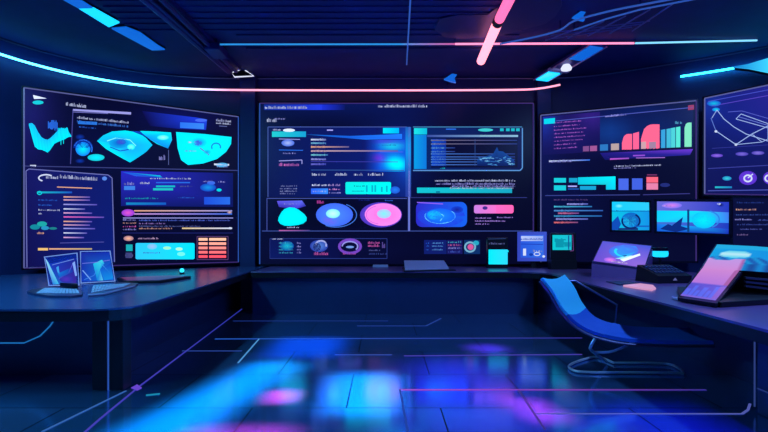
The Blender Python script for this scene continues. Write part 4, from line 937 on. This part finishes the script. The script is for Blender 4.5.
g.L(1); g.poly([(3, 4), (97, 4), (97, 96), (3, 96)], [(26, 40, 160), (20, 50, 180), (20, 120, 225), (20, 60, 190)]); g.L(2); g.poly([(40, 40), (70, 28), (76, 40), (60, 60), (66, 96), (48, 96)], [(30, 190, 235), (60, 220, 240), (40, 160, 230), (30, 150, 230), (90, 200, 245), (20, 120, 220)]); g.poly([(60, 60), (97, 40), (97, 90), (70, 96)], [(20, 100, 215), (20, 60, 190), (20, 140, 230), (20, 140, 230)]); g.line([(5, 38), (50, 36), (95, 30)], (110, 120, 230), 2); g.line([(6, 60), (30, 92)], (120, 170, 250), 3); g.line([(10, 90), (40, 78), (50, 60)], (60, 130, 235), 2); g.line([(62, 36), (80, 60), (97, 84)], (60, 150, 240), 2)
g.build('screen_image', t)
t = thing('tablet', 'dark flat tablet with dim pink screen lying behind the clear laptops', 'tablet', onz(152, 278, DZ))
q = [onz(x, y, DZ+.035) for x, y in ((124, 281), (160, 280.6), (191, 276), (172, 275.4), (117, 277.6))]
MB().slab([p-Vector((0, 0, .035)) for p in q], (0, 0, .035), .006).build('body', 'black', t)
md = sum(q, Vector())/5
m = MB().slab([md+(p-md)*.9+Vector((0, 0, .001)) for p in q], (0, 0, .003)); m.build('display', 'line', t, colour=lambda v: mix((150, 60, 110), (40, 40, 130), max(0, min(1, (v.x+3.9)/1.1))))
t = thing('beacon', 'tiny glowing cyan beacon on the left desk near the back', 'beacon', onz(182, 274, DZ))
c = onz(182, 274, DZ); MB().lathe(c, [(.04, 0), (.04, .02), (.02, .03)], 14).build('base', 'black', t, smooth=True); MB().lathe((c.x, c.y, c.z+.03), [(.02, 0), (.035, .02), (.03, .05), (.01, .06)], 14).build('lamp', 'cyan', t, smooth=True)

# ------------------------------------------------------------------ chair
t = thing('office_chair', 'blue sling chair with chrome loop base facing the right counter', 'chair', (2.4, 5.3, 0))
prof = [(1.50, 5.0, .955), (1.60, 5.0, .83), (1.70, 5.0, .66), (1.86, 4.98, .50), (2.10, 4.96, .40), (2.45, 4.94, .352), (3.12, 4.92, .345)]
wid = [(.36, .42), (.36, .43), (.35, .44), (.32, .46), (.28, .48), (.22, .48), (.05, .48)]
near = catmull(prof, 6); far = catmull([(p[0]+w_[0], p[1]+w_[1], p[2]+.04*min(1, max(0, (p[0]-1.7)/.5))) for p, w_ in zip(prof, wid)], 6)
def sling(i0, i1, th, nm, mat, lift=0):
    m = MB(); R = []; fs = []
    for a, c in zip(near[i0:i1+1], far[i0:i1+1]):
        R.append([m.bm.verts.new(a*(1-f)+c*f-Vector((0, 0, .03*math.sin(math.pi*f)))+Vector((-.3, 0, 1)).normalized()*lift) for f in (0, .2, .4, .6, .8, 1)])
    for A, B in zip(R, R[1:]):
        for i in range(5): fs.append(m.bm.faces.new((A[i], A[i+1], B[i+1], B[i])))
    bmesh.ops.recalc_face_normals(m.bm, faces=fs)
    bmesh.ops.solidify(m.bm, geom=fs, thickness=th)
    return m.build(nm, mat, t, smooth=True)
sling(0, 14, .03, 'lit_back', 'lit_blue').__setitem__('label', 'upper back coloured as brightly lit')  # lit upper part of the back, made lighter by colour
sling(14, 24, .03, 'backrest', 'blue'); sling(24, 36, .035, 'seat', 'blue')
for pl_ in (near, far): MB().tube([p+Vector((0, 0, -.02)) for p in pl_], .014, 8).build('side_rail', 'steel', t, smooth=True)
f0 = far[3]; MB().tube([f0+Vector((0, 0, .0)), f0+Vector((.09, .0, .0)), at(617, 305, 5.45), at(615, 325, 5.45), Vector((at(615, 325, 5.45).x, 5.45, .39))], .01, 8).build('armrest', 'steel', t, smooth=True)
nk = [Vector((2.12, 5.2, .36)), Vector((2.07, 5.2, .27)), Vector((2.12, 5.3, .2)), Vector((2.38, 5.55, .025))]
MB().tube(catmull(nk, 5), .016, 8).build('neck', 'chrome', t, smooth=True)
MB().tube(catmull([Vector((2.55, 5.2, .34)), Vector((2.3, 5.2, .22)), Vector((2.14, 5.28, .19))], 4), .014, 8).build('seat_brace', 'chrome', t, smooth=True)
lp = [onz(614, 363, .018), onz(664, 363.5, .018), onz(679, 368.5, .018), onz(683, 373, .018), onz(676, 373, .018), onz(630, 372.6, .018), onz(583, 372, .018), onz(571, 369, .018), onz(570, 365, .018), onz(582, 360, .018), onz(598, 357, .018)]
MB().tube(catmull(lp+[lp[0]], 4)[:-1], .014, 8, closed=True).build('base_loop', 'chrome', t, smooth=True)
